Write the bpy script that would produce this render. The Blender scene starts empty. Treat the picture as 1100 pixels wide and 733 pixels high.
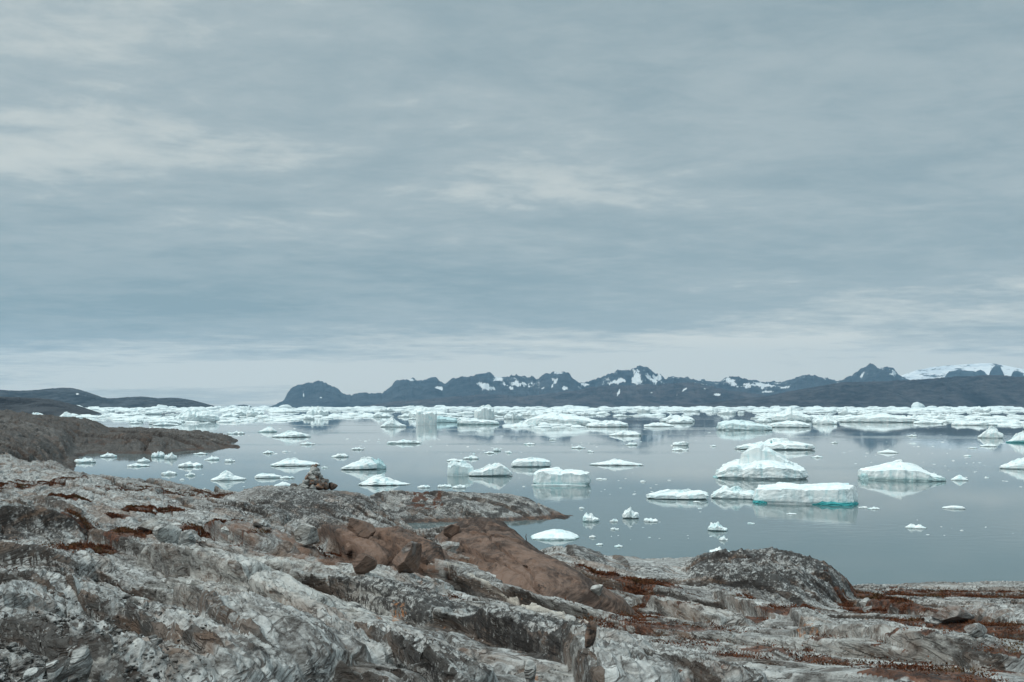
import bpy, bmesh, math, random
import numpy as np
from mathutils import Vector

random.seed(7)
RNG = np.random.default_rng(11)
F = 1000.0            # focal length in pixels of the 1100-wide photograph
CX, HY = 550.0, 436.5 # centre column, horizon row
H = 12.0              # camera height above the water, metres
R = math.radians
scene = bpy.context.scene
COL = scene.collection

# ------------------------------------------------------------------ noise
def _hash(ix, iy, seed):
    h = (ix.astype(np.int64) * 374761393 + iy.astype(np.int64) * 668265263 + int(seed) * 1442695041) & 0xFFFFFFFF
    h = ((h ^ (h >> 13)) * 1274126177) & 0xFFFFFFFF
    h = ((h ^ (h >> 15)) * 2246822519) & 0xFFFFFFFF
    return ((h ^ (h >> 16)) & 0xFFFFFF) / float(0xFFFFFF)

def perlin(x, y, seed=0):
    x = np.asarray(x, float); y = np.asarray(y, float)
    ix = np.floor(x); iy = np.floor(y)
    fx = x - ix; fy = y - iy
    ux = fx * fx * fx * (fx * (fx * 6 - 15) + 10); uy = fy * fy * fy * (fy * (fy * 6 - 15) + 10)
    def g(ox, oy):
        a = _hash(ix + ox, iy + oy, seed) * (2 * math.pi)
        return np.cos(a) * (fx - ox) + np.sin(a) * (fy - oy)
    n0 = g(0, 0) * (1 - ux) + g(1, 0) * ux
    n1 = g(0, 1) * (1 - ux) + g(1, 1) * ux
    return (n0 * (1 - uy) + n1 * uy) * 1.5

def fbm(x, y, seed=0, octv=4, gain=.5, lac=2.03):
    s = 0; a = 1.0; t = 0
    for k in range(octv):
        s = s + a * perlin(x, y, seed + 17 * k); t += a
        x = x * lac + 3.1; y = y * lac - 1.7; a *= gain
    return s / t

def ridged(x, y, seed=0, octv=4, gain=.5):
    s = 0; a = 1.0; t = 0
    for k in range(octv):
        s = s + a * (1 - 2 * np.abs(perlin(x, y, seed + 13 * k))); t += a
        x = x * 2.07 + 1.3; y = y * 2.07 + 4.1; a *= gain
    return s / t

def cells(x, y, seed=0, jit=.85):
    ix = np.floor(x); iy = np.floor(y)
    f1 = np.full(np.shape(x), 9.0); f2 = np.full(np.shape(x), 9.0); idv = np.zeros(np.shape(x))
    dx1 = np.zeros(np.shape(x)); dy1 = np.zeros(np.shape(x))
    for ox in (-1, 0, 1):
        for oy in (-1, 0, 1):
            cx = ix + ox; cy = iy + oy
            px = cx + .5 + jit * (_hash(cx, cy, seed) - .5); py = cy + .5 + jit * (_hash(cx, cy, seed + 5) - .5)
            d = np.hypot(x - px, y - py)
            near = d < f1
            f2 = np.where(near, f1, np.minimum(f2, d))
            idv = np.where(near, _hash(cx, cy, seed + 9), idv)
            dx1 = np.where(near, x - px, dx1); dy1 = np.where(near, y - py, dy1)
            f1 = np.where(near, d, f1)
    return f1, f2, idv, dx1, dy1

def sstep(a, b, x):
    t = np.clip((x - a) / (b - a), 0, 1)
    return t * t * (3 - 2 * t)

def smax(a, b, k):
    h = np.clip(.5 + .5 * (a - b) / k, 0, 1)
    return b * (1 - h) + a * h + k * h * (1 - h)

def pchip(xk, yk, x):
    xk = np.asarray(xk, float); yk = np.asarray(yk, float)
    h = np.diff(xk); d = np.diff(yk) / h
    m = np.zeros_like(yk)
    m[0] = d[0]; m[-1] = d[-1]
    for i in range(1, len(xk) - 1):
        if d[i - 1] * d[i] > 0:
            w1 = 2 * h[i] + h[i - 1]; w2 = h[i] + 2 * h[i - 1]
            m[i] = (w1 + w2) / (w1 / d[i - 1] + w2 / d[i])
    i = np.clip(np.searchsorted(xk, x) - 1, 0, len(h) - 1)
    t = np.clip((x - xk[i]) / h[i], 0, 1)
    t2 = t * t; t3 = t2 * t
    return (2 * t3 - 3 * t2 + 1) * yk[i] + (t3 - 2 * t2 + t) * h[i] * m[i] + (-2 * t3 + 3 * t2) * yk[i + 1] + (t3 - t2) * h[i] * m[i + 1]

# ------------------------------------------------------------------ object helpers
def link_mesh(name, verts, faces, mat, parent=None, smooth=True, attrs=None):
    """verts (n,3) array; faces: (m,3)/(m,4) array or list of lists."""
    me = bpy.data.meshes.new(name)
    verts = np.asarray(verts, np.float32)
    if isinstance(faces, np.ndarray):
        k = faces.shape[1]; m = faces.shape[0]
        me.vertices.add(len(verts)); me.vertices.foreach_set('co', verts.ravel())
        me.loops.add(m * k); me.loops.foreach_set('vertex_index', faces.astype(np.int32).ravel())
        me.polygons.add(m)
        me.polygons.foreach_set('loop_start', np.arange(0, m * k, k, dtype=np.int32))
        me.update(calc_edges=True)
    else:
        me.from_pydata([tuple(v) for v in verts], [], [list(f) for f in faces])
    me.polygons.foreach_set('use_smooth', np.full(len(me.polygons), bool(smooth)))
    if attrs:
        for k, v in attrs.items():
            a = me.attributes.new(k, 'FLOAT', 'POINT'); a.data.foreach_set('value', np.asarray(v, np.float32).ravel())
    me.materials.append(mat)
    me.update()
    o = bpy.data.objects.new(name, me); COL.objects.link(o)
    if parent: o.parent = parent
    return o

def tag(o, label=None, cat=None, group=None, kind=None):
    if label: o['label'] = label
    if cat: o['category'] = cat
    if group: o['group'] = group
    if kind: o['kind'] = kind
    return o

def grid_faces(nr, nc):
    i = np.arange(nr - 1)[:, None] * nc + np.arange(nc - 1)[None, :]
    i = i.ravel()
    return np.stack([i, i + 1, i + nc + 1, i + nc], 1)

# ------------------------------------------------------------------ node helpers
class NT:
    def __init__(s, tree): s.t = tree; s.n = tree.nodes; s.l = tree.links
    def node(s, typ, **kw):
        n = s.n.new(typ)
        for k, v in kw.items(): setattr(n, k, v)
        return n
    def put(s, sock, v):
        if isinstance(v, bpy.types.NodeSocket): s.l.new(v, sock)
        elif v is not None:
            if hasattr(sock.default_value, '__len__') and not hasattr(v, '__len__'):
                sock.default_value = [v] * len(sock.default_value)
            elif hasattr(v, '__len__') and len(v) == 3 and len(sock.default_value) == 4:
                sock.default_value = (*v, 1)
            else: sock.default_value = v
    def math(s, op, a, b=None, c=None, clamp=False):
        n = s.node('ShaderNodeMath', operation=op, use_clamp=clamp)
        s.put(n.inputs[0], a)
        if b is not None: s.put(n.inputs[1], b)
        if c is not None: s.put(n.inputs[2], c)
        return n.outputs[0]
    def vmath(s, op, a, b=None):
        n = s.node('ShaderNodeVectorMath', operation=op)
        s.put(n.inputs[0], a)
        if b is not None: s.put(n.inputs[1], b)
        return n.outputs[0]
    def mix(s, f, a, b, blend='MIX'):
        n = s.node('ShaderNodeMix', data_type='RGBA', blend_type=blend)
        s.put(n.inputs[0], f); s.put(n.inputs[6], a); s.put(n.inputs[7], b)
        return n.outputs[2]
    def step(s, v, lo, hi, a=0.0, b=1.0):
        if lo > hi: lo, hi, a, b = hi, lo, b, a
        n = s.node('ShaderNodeMapRange', interpolation_type='SMOOTHSTEP')
        s.put(n.inputs[0], v); n.inputs[1].default_value = lo; n.inputs[2].default_value = hi
        n.inputs[3].default_value = a; n.inputs[4].default_value = b
        return n.outputs[0]
    def noise(s, vec, scale, detail=4, rough=.55, dist=0.0):
        n = s.node('ShaderNodeTexNoise')
        s.put(n.inputs['Vector'], vec); n.inputs['Scale'].default_value = scale
        n.inputs['Detail'].default_value = detail; n.inputs['Roughness'].default_value = rough
        n.inputs['Distortion'].default_value = dist
        return n.outputs[0]
    def voro(s, vec, scale, feature='F1', out=0):
        n = s.node('ShaderNodeTexVoronoi', feature=feature)
        s.put(n.inputs['Vector'], vec); n.inputs['Scale'].default_value = scale
        return n.outputs[out]
    def mapping(s, vec, loc=(0, 0, 0), rot=(0, 0, 0), scale=(1, 1, 1)):
        n = s.node('ShaderNodeMapping')
        s.put(n.inputs[0], vec); n.inputs[1].default_value = loc; n.inputs[2].default_value = rot; n.inputs[3].default_value = scale
        return n.outputs[0]
    def attr(s, name):
        n = s.node('ShaderNodeAttribute'); n.attribute_name = name
        return n.outputs['Fac']
    def pos(s): return s.node('ShaderNodeNewGeometry').outputs['Position']

def new_mat(name):
    m = bpy.data.materials.new(name); m.use_nodes = True
    t = NT(m.node_tree)
    b = next(n for n in t.n if n.type == 'BSDF_PRINCIPLED')
    return m, t, b

STRIKE = (.55, -.835)
def strike_rot():   # rotate world so that x runs along the strike
    return (0, 0, -math.atan2(STRIKE[1], STRIKE[0]))

# ------------------------------------------------------------------ materials
def rock_material(name='bedrock', far=False):
    m, t, b = new_mat(name)
    P = t.pos()
    sc = .25 if far else 1.0
    A = t.mapping(t.mapping(P, rot=strike_rot()), rot=(R(-28), 0, 0))      # x along strike, z across the beds
    band = t.mapping(A, scale=(.38 * sc, .55 * sc, 3.0 * sc))
    fine = t.mapping(A, scale=(2.3 * sc, 3.4 * sc, 8.5 * sc))
    n1 = t.noise(band, 1.1, 6, .62, .25)
    n2 = t.noise(fine, 1.3, 6, .68, .15)
    n3 = t.noise(P, 3.6 * sc, 7, .70)
    lam = t.noise(t.mapping(A, scale=(2.0 * sc, 3.6 * sc, 28 * sc)), 1.25, 5, .72, .0)
    v = t.math('ADD', t.math('ADD', t.math('MULTIPLY', n1, .27), t.math('MULTIPLY', lam, .38)), t.math('ADD', t.math('MULTIPLY', n2, .20), t.math('MULTIPLY', n3, .30)))
    ramp = t.node('ShaderNodeValToRGB')
    e = ramp.color_ramp.elements
    e[0].position = .435; e[0].color = (.022, .019, .017, 1)
    e[1].position = .67; e[1].color = (.61, .625, .612, 1)
    for p, c in ((.485, (.075, .070, .064, 1)), (.53, (.205, .207, .201, 1)), (.59, (.41, .423, .414, 1))):
        x = e.new(p); x.color = c
    t.put(ramp.inputs[0], v)
    c = ramp.outputs[0]
    # banded gneiss: dark and pale beds, thin dark seams that also paint shade on the scarps
    bed = t.attr('bed')
    c = t.mix(t.math('MULTIPLY', t.step(bed, .42, .95), .55), c, (.095, .084, .076))
    c = t.mix(t.math('MULTIPLY', t.step(bed, .40, .05), .40), c, (.45, .458, .442))
    sm = t.step(t.math('ADD', t.attr('seam_shade'), t.math('ADD', t.math('MULTIPLY', t.math('SUBTRACT', n3, .5), 1.9), t.math('MULTIPLY', t.math('SUBTRACT', lam, .5), 1.3))), .68, .78)
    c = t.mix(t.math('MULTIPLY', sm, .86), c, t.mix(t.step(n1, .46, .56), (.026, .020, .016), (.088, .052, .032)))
    # warm stains with a shape of their own
    st = t.step(t.noise(band, .8, 5, .6, .8), .51, .66)
    c = t.mix(t.math('MULTIPLY', st, .58), c, (.20, .122, .078))
    # joints: thin dark lichen-filled cracks along and across the beds
    wv = t.node('ShaderNodeVectorMath', operation='ADD'); t.put(wv.inputs[0], t.mapping(A, scale=(.5 * sc, 1.0 * sc, 3.4 * sc)))
    wn = t.node('ShaderNodeTexNoise'); t.put(wn.inputs['Vector'], P); wn.inputs['Scale'].default_value = 1.3 * sc; wn.inputs['Detail'].default_value = 4
    t.put(wv.inputs[1], t.vmath('MULTIPLY', wn.outputs['Color'], (.4, .4, .4)))
    ck = t.math('MINIMUM', t.voro(wv.outputs[0], 1.0, 'DISTANCE_TO_EDGE'), t.math('MULTIPLY', t.voro(wv.outputs[0], 2.9, 'DISTANCE_TO_EDGE'), .9))
    joint = t.math('MULTIPLY', t.step(ck, .012, .045, 1, 0), t.step(n3, .44, .60))
    # fine partings that follow the beds, and thin quartz stringers between them
    def contour(vec, scale, level, w):
        q = t.math('ABSOLUTE', t.math('SUBTRACT', t.noise(vec, scale, 3, .5), level))
        return t.step(q, w, w * .35)
    part = t.math('MULTIPLY', t.math('MAXIMUM', contour(band, 1.5, .5, .011), contour(band, 3.4, .46, .013)), t.step(n3, .40, .54))
    qz = t.math('MULTIPLY', contour(band, 1.15, .55, .007), t.step(n2, .46, .56))
    c = t.mix(t.math('MULTIPLY', qz, .40), c, (.56, .55, .51))
    joint = t.math('MAXIMUM', joint, part)
    c = t.mix(t.math('MULTIPLY', joint, .8), c, (.045, .032, .025))
    # pale slabs
    pale = t.math('MULTIPLY', t.attr('pale'), t.step(n2, .34, .58))
    c = t.mix(t.math('MULTIPLY', pale, .75), c, (.54, .54, .51))
    # brown iron-stained rock
    bn = t.attr('brown')
    bn = t.step(t.math('ADD', bn, t.math('MULTIPLY', t.math('SUBTRACT', t.math('ADD', t.math('MULTIPLY', n3, .5), t.math('MULTIPLY', n1, .5)), .5), 2.0)), .25, .75)
    bn = t.math('MULTIPLY', bn, t.step(t.attr('brown'), .05, .3))
    bc = t.mix(t.step(t.math('ADD', t.math('MULTIPLY', n1, .5), t.math('ADD', t.math('MULTIPLY', n3, .2), t.math('MULTIPLY', lam, .3))), .42, .575), (.030, .017, .012), (.165, .098, .068))
    c = t.mix(t.math('MULTIPLY', bn, .93), c, bc)
    # black map lichen, in speckles; thick where the dark mask is
    dk = t.attr('dark')
    sp = t.noise(P, 7.5 * sc, 6, .75)
    sp2 = t.noise(band, 1.7, 5, .65)
    thr = t.math('SUBTRACT', .595, t.math('MULTIPLY', dk, .185))
    spk = t.math('MULTIPLY', t.math('SUBTRACT', t.math('ADD', t.math('MULTIPLY', sp, .65), t.math('MULTIPLY', sp2, .35)), thr), 20, clamp=True)
    c = t.mix(t.math('MULTIPLY', spk, .6 if far else .88), c, (.022, .020, .019))
    # white crust lichen specks
    wl = t.math('MULTIPLY', t.math('SUBTRACT', t.noise(P, 11 * sc, 5, .7), .61), 18, clamp=True)
    c = t.mix(t.math('MULTIPLY', t.math('MULTIPLY', wl, .5), t.math('SUBTRACT', 1.0, bn)), c, (.62, .64, .63))
    # rust-red heath and moss films
    mo = t.attr('moss')
    mn = t.math('ADD', t.math('MULTIPLY', t.noise(P, 6 * sc, 5, .7), .6), t.math('MULTIPLY', n1, .4))
    mm = t.math('MULTIPLY', t.math('SUBTRACT', t.math('ADD', t.math('MULTIPLY', mo, .62), mn), .84), 7, clamp=True)
    mc = t.mix(t.step(t.noise(P, 9 * sc, 5, .75), .36, .64), (.020, .011, .009), (.15, .056, .026))
    c = t.mix(t.math('MULTIPLY', mm, .92), c, mc)
    # orange lichen
    ol = t.math('MULTIPLY', t.math('SUBTRACT', t.math('ADD', t.math('MULTIPLY', t.attr('orange'), .38), t.noise(P, 9 * sc, 6, .75)), .87), 9, clamp=True)
    c = t.mix(t.math('MULTIPLY', ol, .85), c, (.42, .17, .055))
    # quartz vein
    c = t.mix(t.attr('vein'), c, (.56, .53, .47))
    if far: c = t.vmath('MULTIPLY', c, (.80, .75, .72))     # darker, heath-covered gneiss
    t.put(b.inputs['Base Color'], c)
    b.inputs['Roughness'].default_value = .82
    b.inputs['Specular IOR Level'].default_value = .3
    bp = t.node('ShaderNodeBump'); t.put(bp.inputs['Strength'], t.math('SUBTRACT', .8, t.math('MULTIPLY', bn, .5))); bp.inputs['Distance'].default_value = .07 / sc
    hgt = t.math('SUBTRACT', t.math('ADD', t.math('ADD', t.math('MULTIPLY', n2, .5), t.math('MULTIPLY', lam, .45)), t.math('ADD', t.math('MULTIPLY', n3, .7), t.math('MULTIPLY', sp, .25))), t.math('MULTIPLY', joint, .5))
    t.put(bp.inputs['Height'], hgt)
    t.put(b.inputs['Normal'], bp.outputs[0])
    return m

def ice_material(name, dirty=.0):
    m, t, b = new_mat(name)
    P = t.pos()
    n = t.noise(P, .9, 5, .6)
    c = t.mix(t.step(n, .35, .7), (.88, .93, .93), (.72, .83, .85))
    melt = t.step(t.noise(t.mapping(P, scale=(1, 1, .3)), 1.1, 4, .6), .50, .68)
    c = t.mix(t.math('MULTIPLY', melt, .48), c, (.42, .73, .77))
    if dirty:
        d = t.step(t.noise(t.mapping(P, scale=(.5, .5, 2.2)), .8, 5, .65), .52, .75)
        c = t.mix(t.math('MULTIPLY', d, dirty), c, (.36, .37, .35))
    c = t.mix(t.attr('blue'), c, (.36, .62, .66))
    c = t.mix(t.attr('teal'), c, (.045, .36, .38))
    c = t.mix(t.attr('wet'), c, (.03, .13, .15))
    t.put(b.inputs['Base Color'], c)
    b.inputs['Roughness'].default_value = .55
    b.inputs['Specular IOR Level'].default_value = .35
    bp = t.node('ShaderNodeBump'); bp.inputs['Strength'].default_value = .6; bp.inputs['Distance'].default_value = .12
    t.put(bp.inputs['Height'], t.math('ADD', t.noise(P, 2.5, 5, .65), t.math('MULTIPLY', t.noise(t.mapping(P, scale=(1, 1, .25)), 3.5, 3), .6)))
    t.put(b.inputs['Normal'], bp.outputs[0])
    return m

def water_material():
    m, t, b = new_mat('fjord_water')
    P = t.pos()
    b.inputs['Base Color'].default_value = (.105, .15, .157, 1)
    b.inputs['IOR'].default_value = 1.34
    streak = t.step(t.noise(t.mapping(P, scale=(.004, .016, 1)), 1.0, 4, .6), .48, .66)
    t.put(b.inputs['Roughness'], t.math('ADD', .012, t.math('MULTIPLY', streak, .075)))
    w = t.math('ADD', t.noise(t.mapping(P, scale=(.55, .9, 1)), 1.0, 3, .5), t.math('MULTIPLY', t.noise(t.mapping(P, scale=(2.2, 3.2, 1)), 1.0, 2, .5), .25))
    bp = t.node('ShaderNodeBump'); bp.inputs['Strength'].default_value = 1.0
    t.put(bp.inputs['Distance'], t.math('ADD', .0035, t.math('MULTIPLY', streak, .014)))
    t.put(bp.inputs['Height'], w)
    t.put(b.inputs['Normal'], bp.outputs[0])
    return m

def mountain_material(name, dark, light, size):
    m, t, b = new_mat(name)
    P = t.pos()
    n = t.noise(P, 1 / size, 7, .65, .4)
    n2 = t.noise(t.mapping(P, scale=(1, 1, 3)), 5 / size, 6, .65)
    c = t.mix(t.step(t.math('ADD', t.math('MULTIPLY', n, .5), t.math('MULTIPLY', n2, .5)), .38, .62), dark, light)
    s = t.math('MULTIPLY', t.math('SUBTRACT', t.math('ADD', t.math('MULTIPLY', t.attr('snow'), .8), n2), .95), 4.5, clamp=True)
    c = t.mix(s, c, (.82, .85, .86))
    t.put(b.inputs['Base Color'], c)
    b.inputs['Roughness'].default_value = .9
    b.inputs['Specular IOR Level'].default_value = .1
    bp = t.node('ShaderNodeBump'); bp.inputs['Strength'].default_value = .9; bp.inputs['Distance'].default_value = size * .10
    t.put(bp.inputs['Height'], t.math('ADD', n2, t.math('MULTIPLY', n, .8))); t.put(b.inputs['Normal'], bp.outputs[0])
    return m

M_ROCK = rock_material('bedrock')
M_FAR = rock_material('distant_bedrock', far=True)
M_ICE = ice_material('ice')
M_DIRTY = ice_material('silty_ice', .55)
M_WATER = water_material()

# ------------------------------------------------------------------ bedrock detail
def rock_detail(x, y, big=1.0, tiny=True):
    a = x * STRIKE[0] + y * STRIKE[1]
    b = -x * STRIKE[1] + y * STRIKE[0]
    x = x / big; y = y / big; a = a / big; b = b / big
    bend = .9 * perlin(a * .11, b * .13, 3)
    b = b + bend + .24 * perlin(a * .22, b * .5, 4) + .07 * perlin(a * .9, b * 1.5, 5) + .02 * perlin(a * 2.6, b * 4, 6)
    h = np.zeros_like(x); led = np.zeros_like(x); bed = np.zeros_like(x); seam_shade = np.zeros_like(x)
    lay = ((2.9, .40, .30), (1.2, .27, .5), (.5, .125, .8), (.21, .045, 1.1)) if tiny else ((2.9, .62, .3), (1.2, .36, .5), (.5, .17, .8))
    for k, (wl, amp, fr_) in enumerate(lay):
        q = b / wl + .6 * perlin(a * .22 / wl, b * .2 / wl, 20 + k) + k * .37
        fl = np.floor(q); fr = q - fl
        along = np.floor(a * .28 / wl + _hash(fl, fl * 0, 41 + k) * 7 + .35 * perlin(a * 1.1 / wl, b / wl, 45 + k))
        rnd = .25 + .75 * _hash(fl, along * 0 + k, 60 + k)
        msk = sstep(-.35, .35, perlin(a * .13 / wl, b * .3 / wl, 80 + k))
        edge = .07
        saw = np.where(fr < edge, sstep(0, edge, fr), 1 - ((fr - edge) / (1 - edge)) ** 1.15)
        notch = sstep(.90, .985, fr) * (1 - sstep(.985, 1.0, fr))
        led = led + amp * rnd * (.2 + .8 * msk) * (saw - .45)
        h = h - amp * (.30, .45, .45, .3)[k] * notch * msk * rnd
        if k < 3:
            bed = bed + (.5, .32, .18)[k] * _hash(fl, fl * 0 + 3, 70 + k)
            seam_shade = np.maximum(seam_shade, (1, .9, .7)[k] * msk * (sstep(.86, .97, fr) + (1 - sstep(.03, .10, fr))))  # scarp faces and feet darkened in colour, standing in for their shade
    for k, (la, lb, amp) in enumerate(((3.4, .85, .12), (1.1, .34, .045), (.36, .14, .012))):
        f1, f2, idv, dx, dy = cells(a / la + .10 * perlin(a / la * 1.3, b / lb * 1.3, 90 + k), b / lb + .10 * perlin(a / la * 1.3 + 7, b / lb * 1.3, 95 + k), 100 + k)
        e = np.clip((f2 - f1) * 2.4, 0, 1)
        tilt = (dx * (idv - .5) + dy * (_hash(np.round(idv * 9999), idv * 0, 7) - .3)) * .9
        h = h + amp * (.35 * (np.sqrt(e + 1e-4) - .75) + 1.3 * (idv - .5) + 2.2 * tilt) - amp * (1.3, .9, .6)[k] * (1 - sstep(.0, .11, f2 - f1)) * sstep(-.3, .2, perlin(a * .4, b * .6, 150 + k))
    h = h + .07 * fbm(x * .8, y * .8, 130, 5, .5) + .02 * ridged(a * 2.2, b * 5, 140, 4, .55)
    return (h + led) * big, led * big, bed, np.clip(seam_shade, 0, 1)

# ------------------------------------------------------------------ lofted shore (profiles along view-independent plan rays from the camera's foot)
def Z(d, py): return H - (py - HY) / F * d

NEAR_COLS = [
 # px, then (depth, row) from near to far; a third value gives the height outright
 (-320, [(5.5,733),(8,690),(11,650),(15,605),(22,560),(30,545),(60,506),(85,496),(115,486)]),
 (0,   [(5.5,733),(7.5,690),(10.5,645),(14.5,604),(23,550),(32,538),(60,509),(88,496),(115,487)]),
 (60,  [(5.5,733),(7.6,690),(10.5,645),(14.5,606),(23,556),(33,535),(60,508),(86,497),(115,0,2.0)]),
 (110, [(5.6,733),(7.8,690),(10.8,645),(15,607),(24,562),(34,537),(58,511),(72,0,3.2),(100,0,-2)]),
 (160, [(5.6,733),(7.9,690),(11,648),(15,608),(24,564),(34,541),(56,516),(70,0,3.2),(95,0,-2)]),
 (210, [(5.6,733),(8,690),(11,650),(15,610),(24,568),(34,546),(51,523),(64,0,4),(85,0,-2)]),
 (250, [(5.6,733),(8,690),(11,652),(15,614),(24,574),(33,551),(44,529),(58,0,4.6),(80,0,-2)]),
 (300, [(5.7,733),(8.1,690),(11.2,654),(15.3,618),(23,579),(32,561),(40,522.5),(52,0,5.3),(75,0,-2)]),
 (350, [(5.7,733),(8.2,692),(11.3,657),(15.5,622),(22,582),(31,567),(40,526),(51,0,5),(75,0,-2)]),
 (385, [(5.7,733),(8.2,693),(11.3,658),(15.5,624),(22,584),(31,568),(40,529),(50,0,4.8),(72,0,-2)]),
 (420, [(5.7,733),(8.3,694),(11.4,660),(15.5,628),(22,584),(30,573),(38,554),(48,0,4.3),(70,0,-2)]),
 (450, [(5.8,733),(8.4,695),(11.5,662),(15.5,630),(24,572),(29,0,6.9),(36,574),(45,0,3.6),(66,0,-2)]),
 (500, [(5.8,733),(8.4,696),(11.5,665),(15.5,634),(24,574),(29,0,6.6),(36,0,5.6),(44,0,3.2),(62,0,-2)]),
 (550, [(5.8,733),(8.4,698),(11.5,668),(15.5,638),(24,586),(29,0,6.6),(35,0,6.0),(43,0,3.2),(60,0,-2)]),
 (600, [(5.9,733),(8.5,700),(11.5,673),(15.5,646),(23,612),(27,601),(33,588),(42,0,3.6),(58,0,-2)]),
 (650, [(5.9,733),(8.5,701),(11.5,677),(15.5,655),(22,628),(26,612),(32,597),(41,0,3.8),(58,0,-2)]),
 (700, [(6,733),(8.5,702),(11.5,679),(15.5,660),(22,633),(26,618),(32,605),(41,0,3.8),(58,0,-2)]),
 (760, [(6,733),(8.5,703),(11.5,681),(15,666),(20,650),(25,624),(31,602),(40,0,3.8),(58,0,-2)]),
 (820, [(6,733),(8.5,703),(11.5,682),(15,667),(20,654),(25,630),(31,614),(40,0,3.5),(58,0,-2)]),
 (880, [(6,733),(8.5,703),(11.5,682),(15,668),(20,658),(26,640),(33,625),(42,0,3),(58,0,-2)]),
 (920, [(6,733),(8.5,703),(11.5,682),(15,669),(20,659),(27,644),(37,629),(45,0,2.6),(60,0,-2)]),
 (1000,[(6,733),(8.5,703),(11.5,682),(15,669),(20,658),(27,643),(38,627),(46,0,2.6),(60,0,-2)]),
 (1100,[(6,733),(8.5,703),(11.5,682),(15,668),(20,657),(27,641),(38,625),(46,0,2.6),(60,0,-2)]),
 (1420,[(6,733),(8.5,703),(11.5,682),(15,668),(20,657),(27,641),(38,625),(46,0,2.6),(60,0,-2)]),
]
HEAD_COLS = [
 (-330,[(80,0,5.4),(120,0,5.6),(180,466),(260,456),(330,449),(450,443),(800,0,-4)]),
 (0,   [(80,0,5.6),(112,0,6.0),(170,470),(250,458),(340,450),(480,443),(800,0,-4)]),
 (40,  [(82,0,4.5),(112,0,4.0),(170,0,4.2),(250,460),(330,452),(430,446.5),(700,0,-4)]),
 (62,  [(85,0,2.5),(118,0,1.2),(175,0,1.0),(250,464),(320,454),(400,449),(650,0,-4)]),
 (82,  [(100,0,-2.5),(160,0,-.5),(234,486),(290,464),(320,456),(385,450.5),(600,0,-4)]),
 (100, [(120,0,-3),(200,0,-2),(236,487),(296,465),(325,459),(380,453),(520,0,-4)]),
 (120, [(140,0,-3),(210,0,-2),(236,487.5),(292,466),(325,0,3.1),(370,460.5),(500,0,-4)]),
 (165, [(150,0,-3),(215,0,-2),(233,488),(285,467),(310,0,2.9),(350,461.5),(450,0,-4)]),
 (195, [(150,0,-3),(225,0,-2),(249,484.5),(290,469),(305,0,2.2),(340,463),(430,0,-4)]),
 (225, [(150,0,-3),(235,0,-2),(257,483),(285,473.5),(300,0,1.3),(330,466),(410,0,-4)]),
 (244, [(150,0,-3),(240,0,-2),(262,482.3),(275,479),(300,0,.3),(325,468),(390,0,-4)]),
 (255, [(150,0,-3),(245,0,-2),(266,0,.1),(275,0,.2),(300,0,-1.2),(322,0,.2),(380,0,-4)]),
 (266, [(150,0,-3),(245,0,-3),(266,0,-2),(275,0,-2),(300,0,-3),(322,0,-2),(380,0,-4)]),
 (320, [(150,0,-4),(245,0,-4),(266,0,-4),(275,0,-4),(300,0,-4),(322,0,-4),(380,0,-4)]),
]
ISLET_COLS = [
 (360, [(84,0,-2.5),(96,0,-2),(101,0,-2),(108,0,-2),(120,0,-3)]),
 (388, [(86,0,-2.5),(96,0,-.6),(101,0,.3),(108,0,.6),(120,0,-2)]),
 (400, [(86,0,-2),(95.5,0,0),(101,0,1.0),(109,533),(122,0,-2)]),
 (440, [(86,0,-2),(95.8,0,0),(101,0,1.1),(110,529.5),(123,0,-2)]),
 (480, [(86,0,-2),(96.3,0,0),(101,0,1.15),(110,529.5),(123,0,-2)]),
 (520, [(87,0,-2),(97,0,0),(101,0,1.05),(110,530),(122,0,-2)]),
 (552, [(88,0,-2),(97.5,0,0),(101,0,.85),(109,532.5),(120,0,-2)]),
 (568, [(88,0,-2),(98,0,0),(101,0,.7),(109,536),(118,0,-2)]),
 (576, [(88,0,-2),(98.3,0,0),(101,0,.6),(106,541),(114,0,-2)]),
 (594, [(88,0,-2),(98.8,0,0),(101,0,.25),(104,549),(110,0,-2)]),
 (606, [(88,0,-2),(99,0,0),(100.5,0,.1),(102,553.5),(107,0,-2)]),
 (618, [(88,0,-2),(99,0,-.5),(101,0,-.2),(102,0,-.1),(107,0,-2)]),
 (640, [(88,0,-3),(99,0,-3),(101,0,-3),(102,0,-3),(107,0,-3)]),
]

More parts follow.
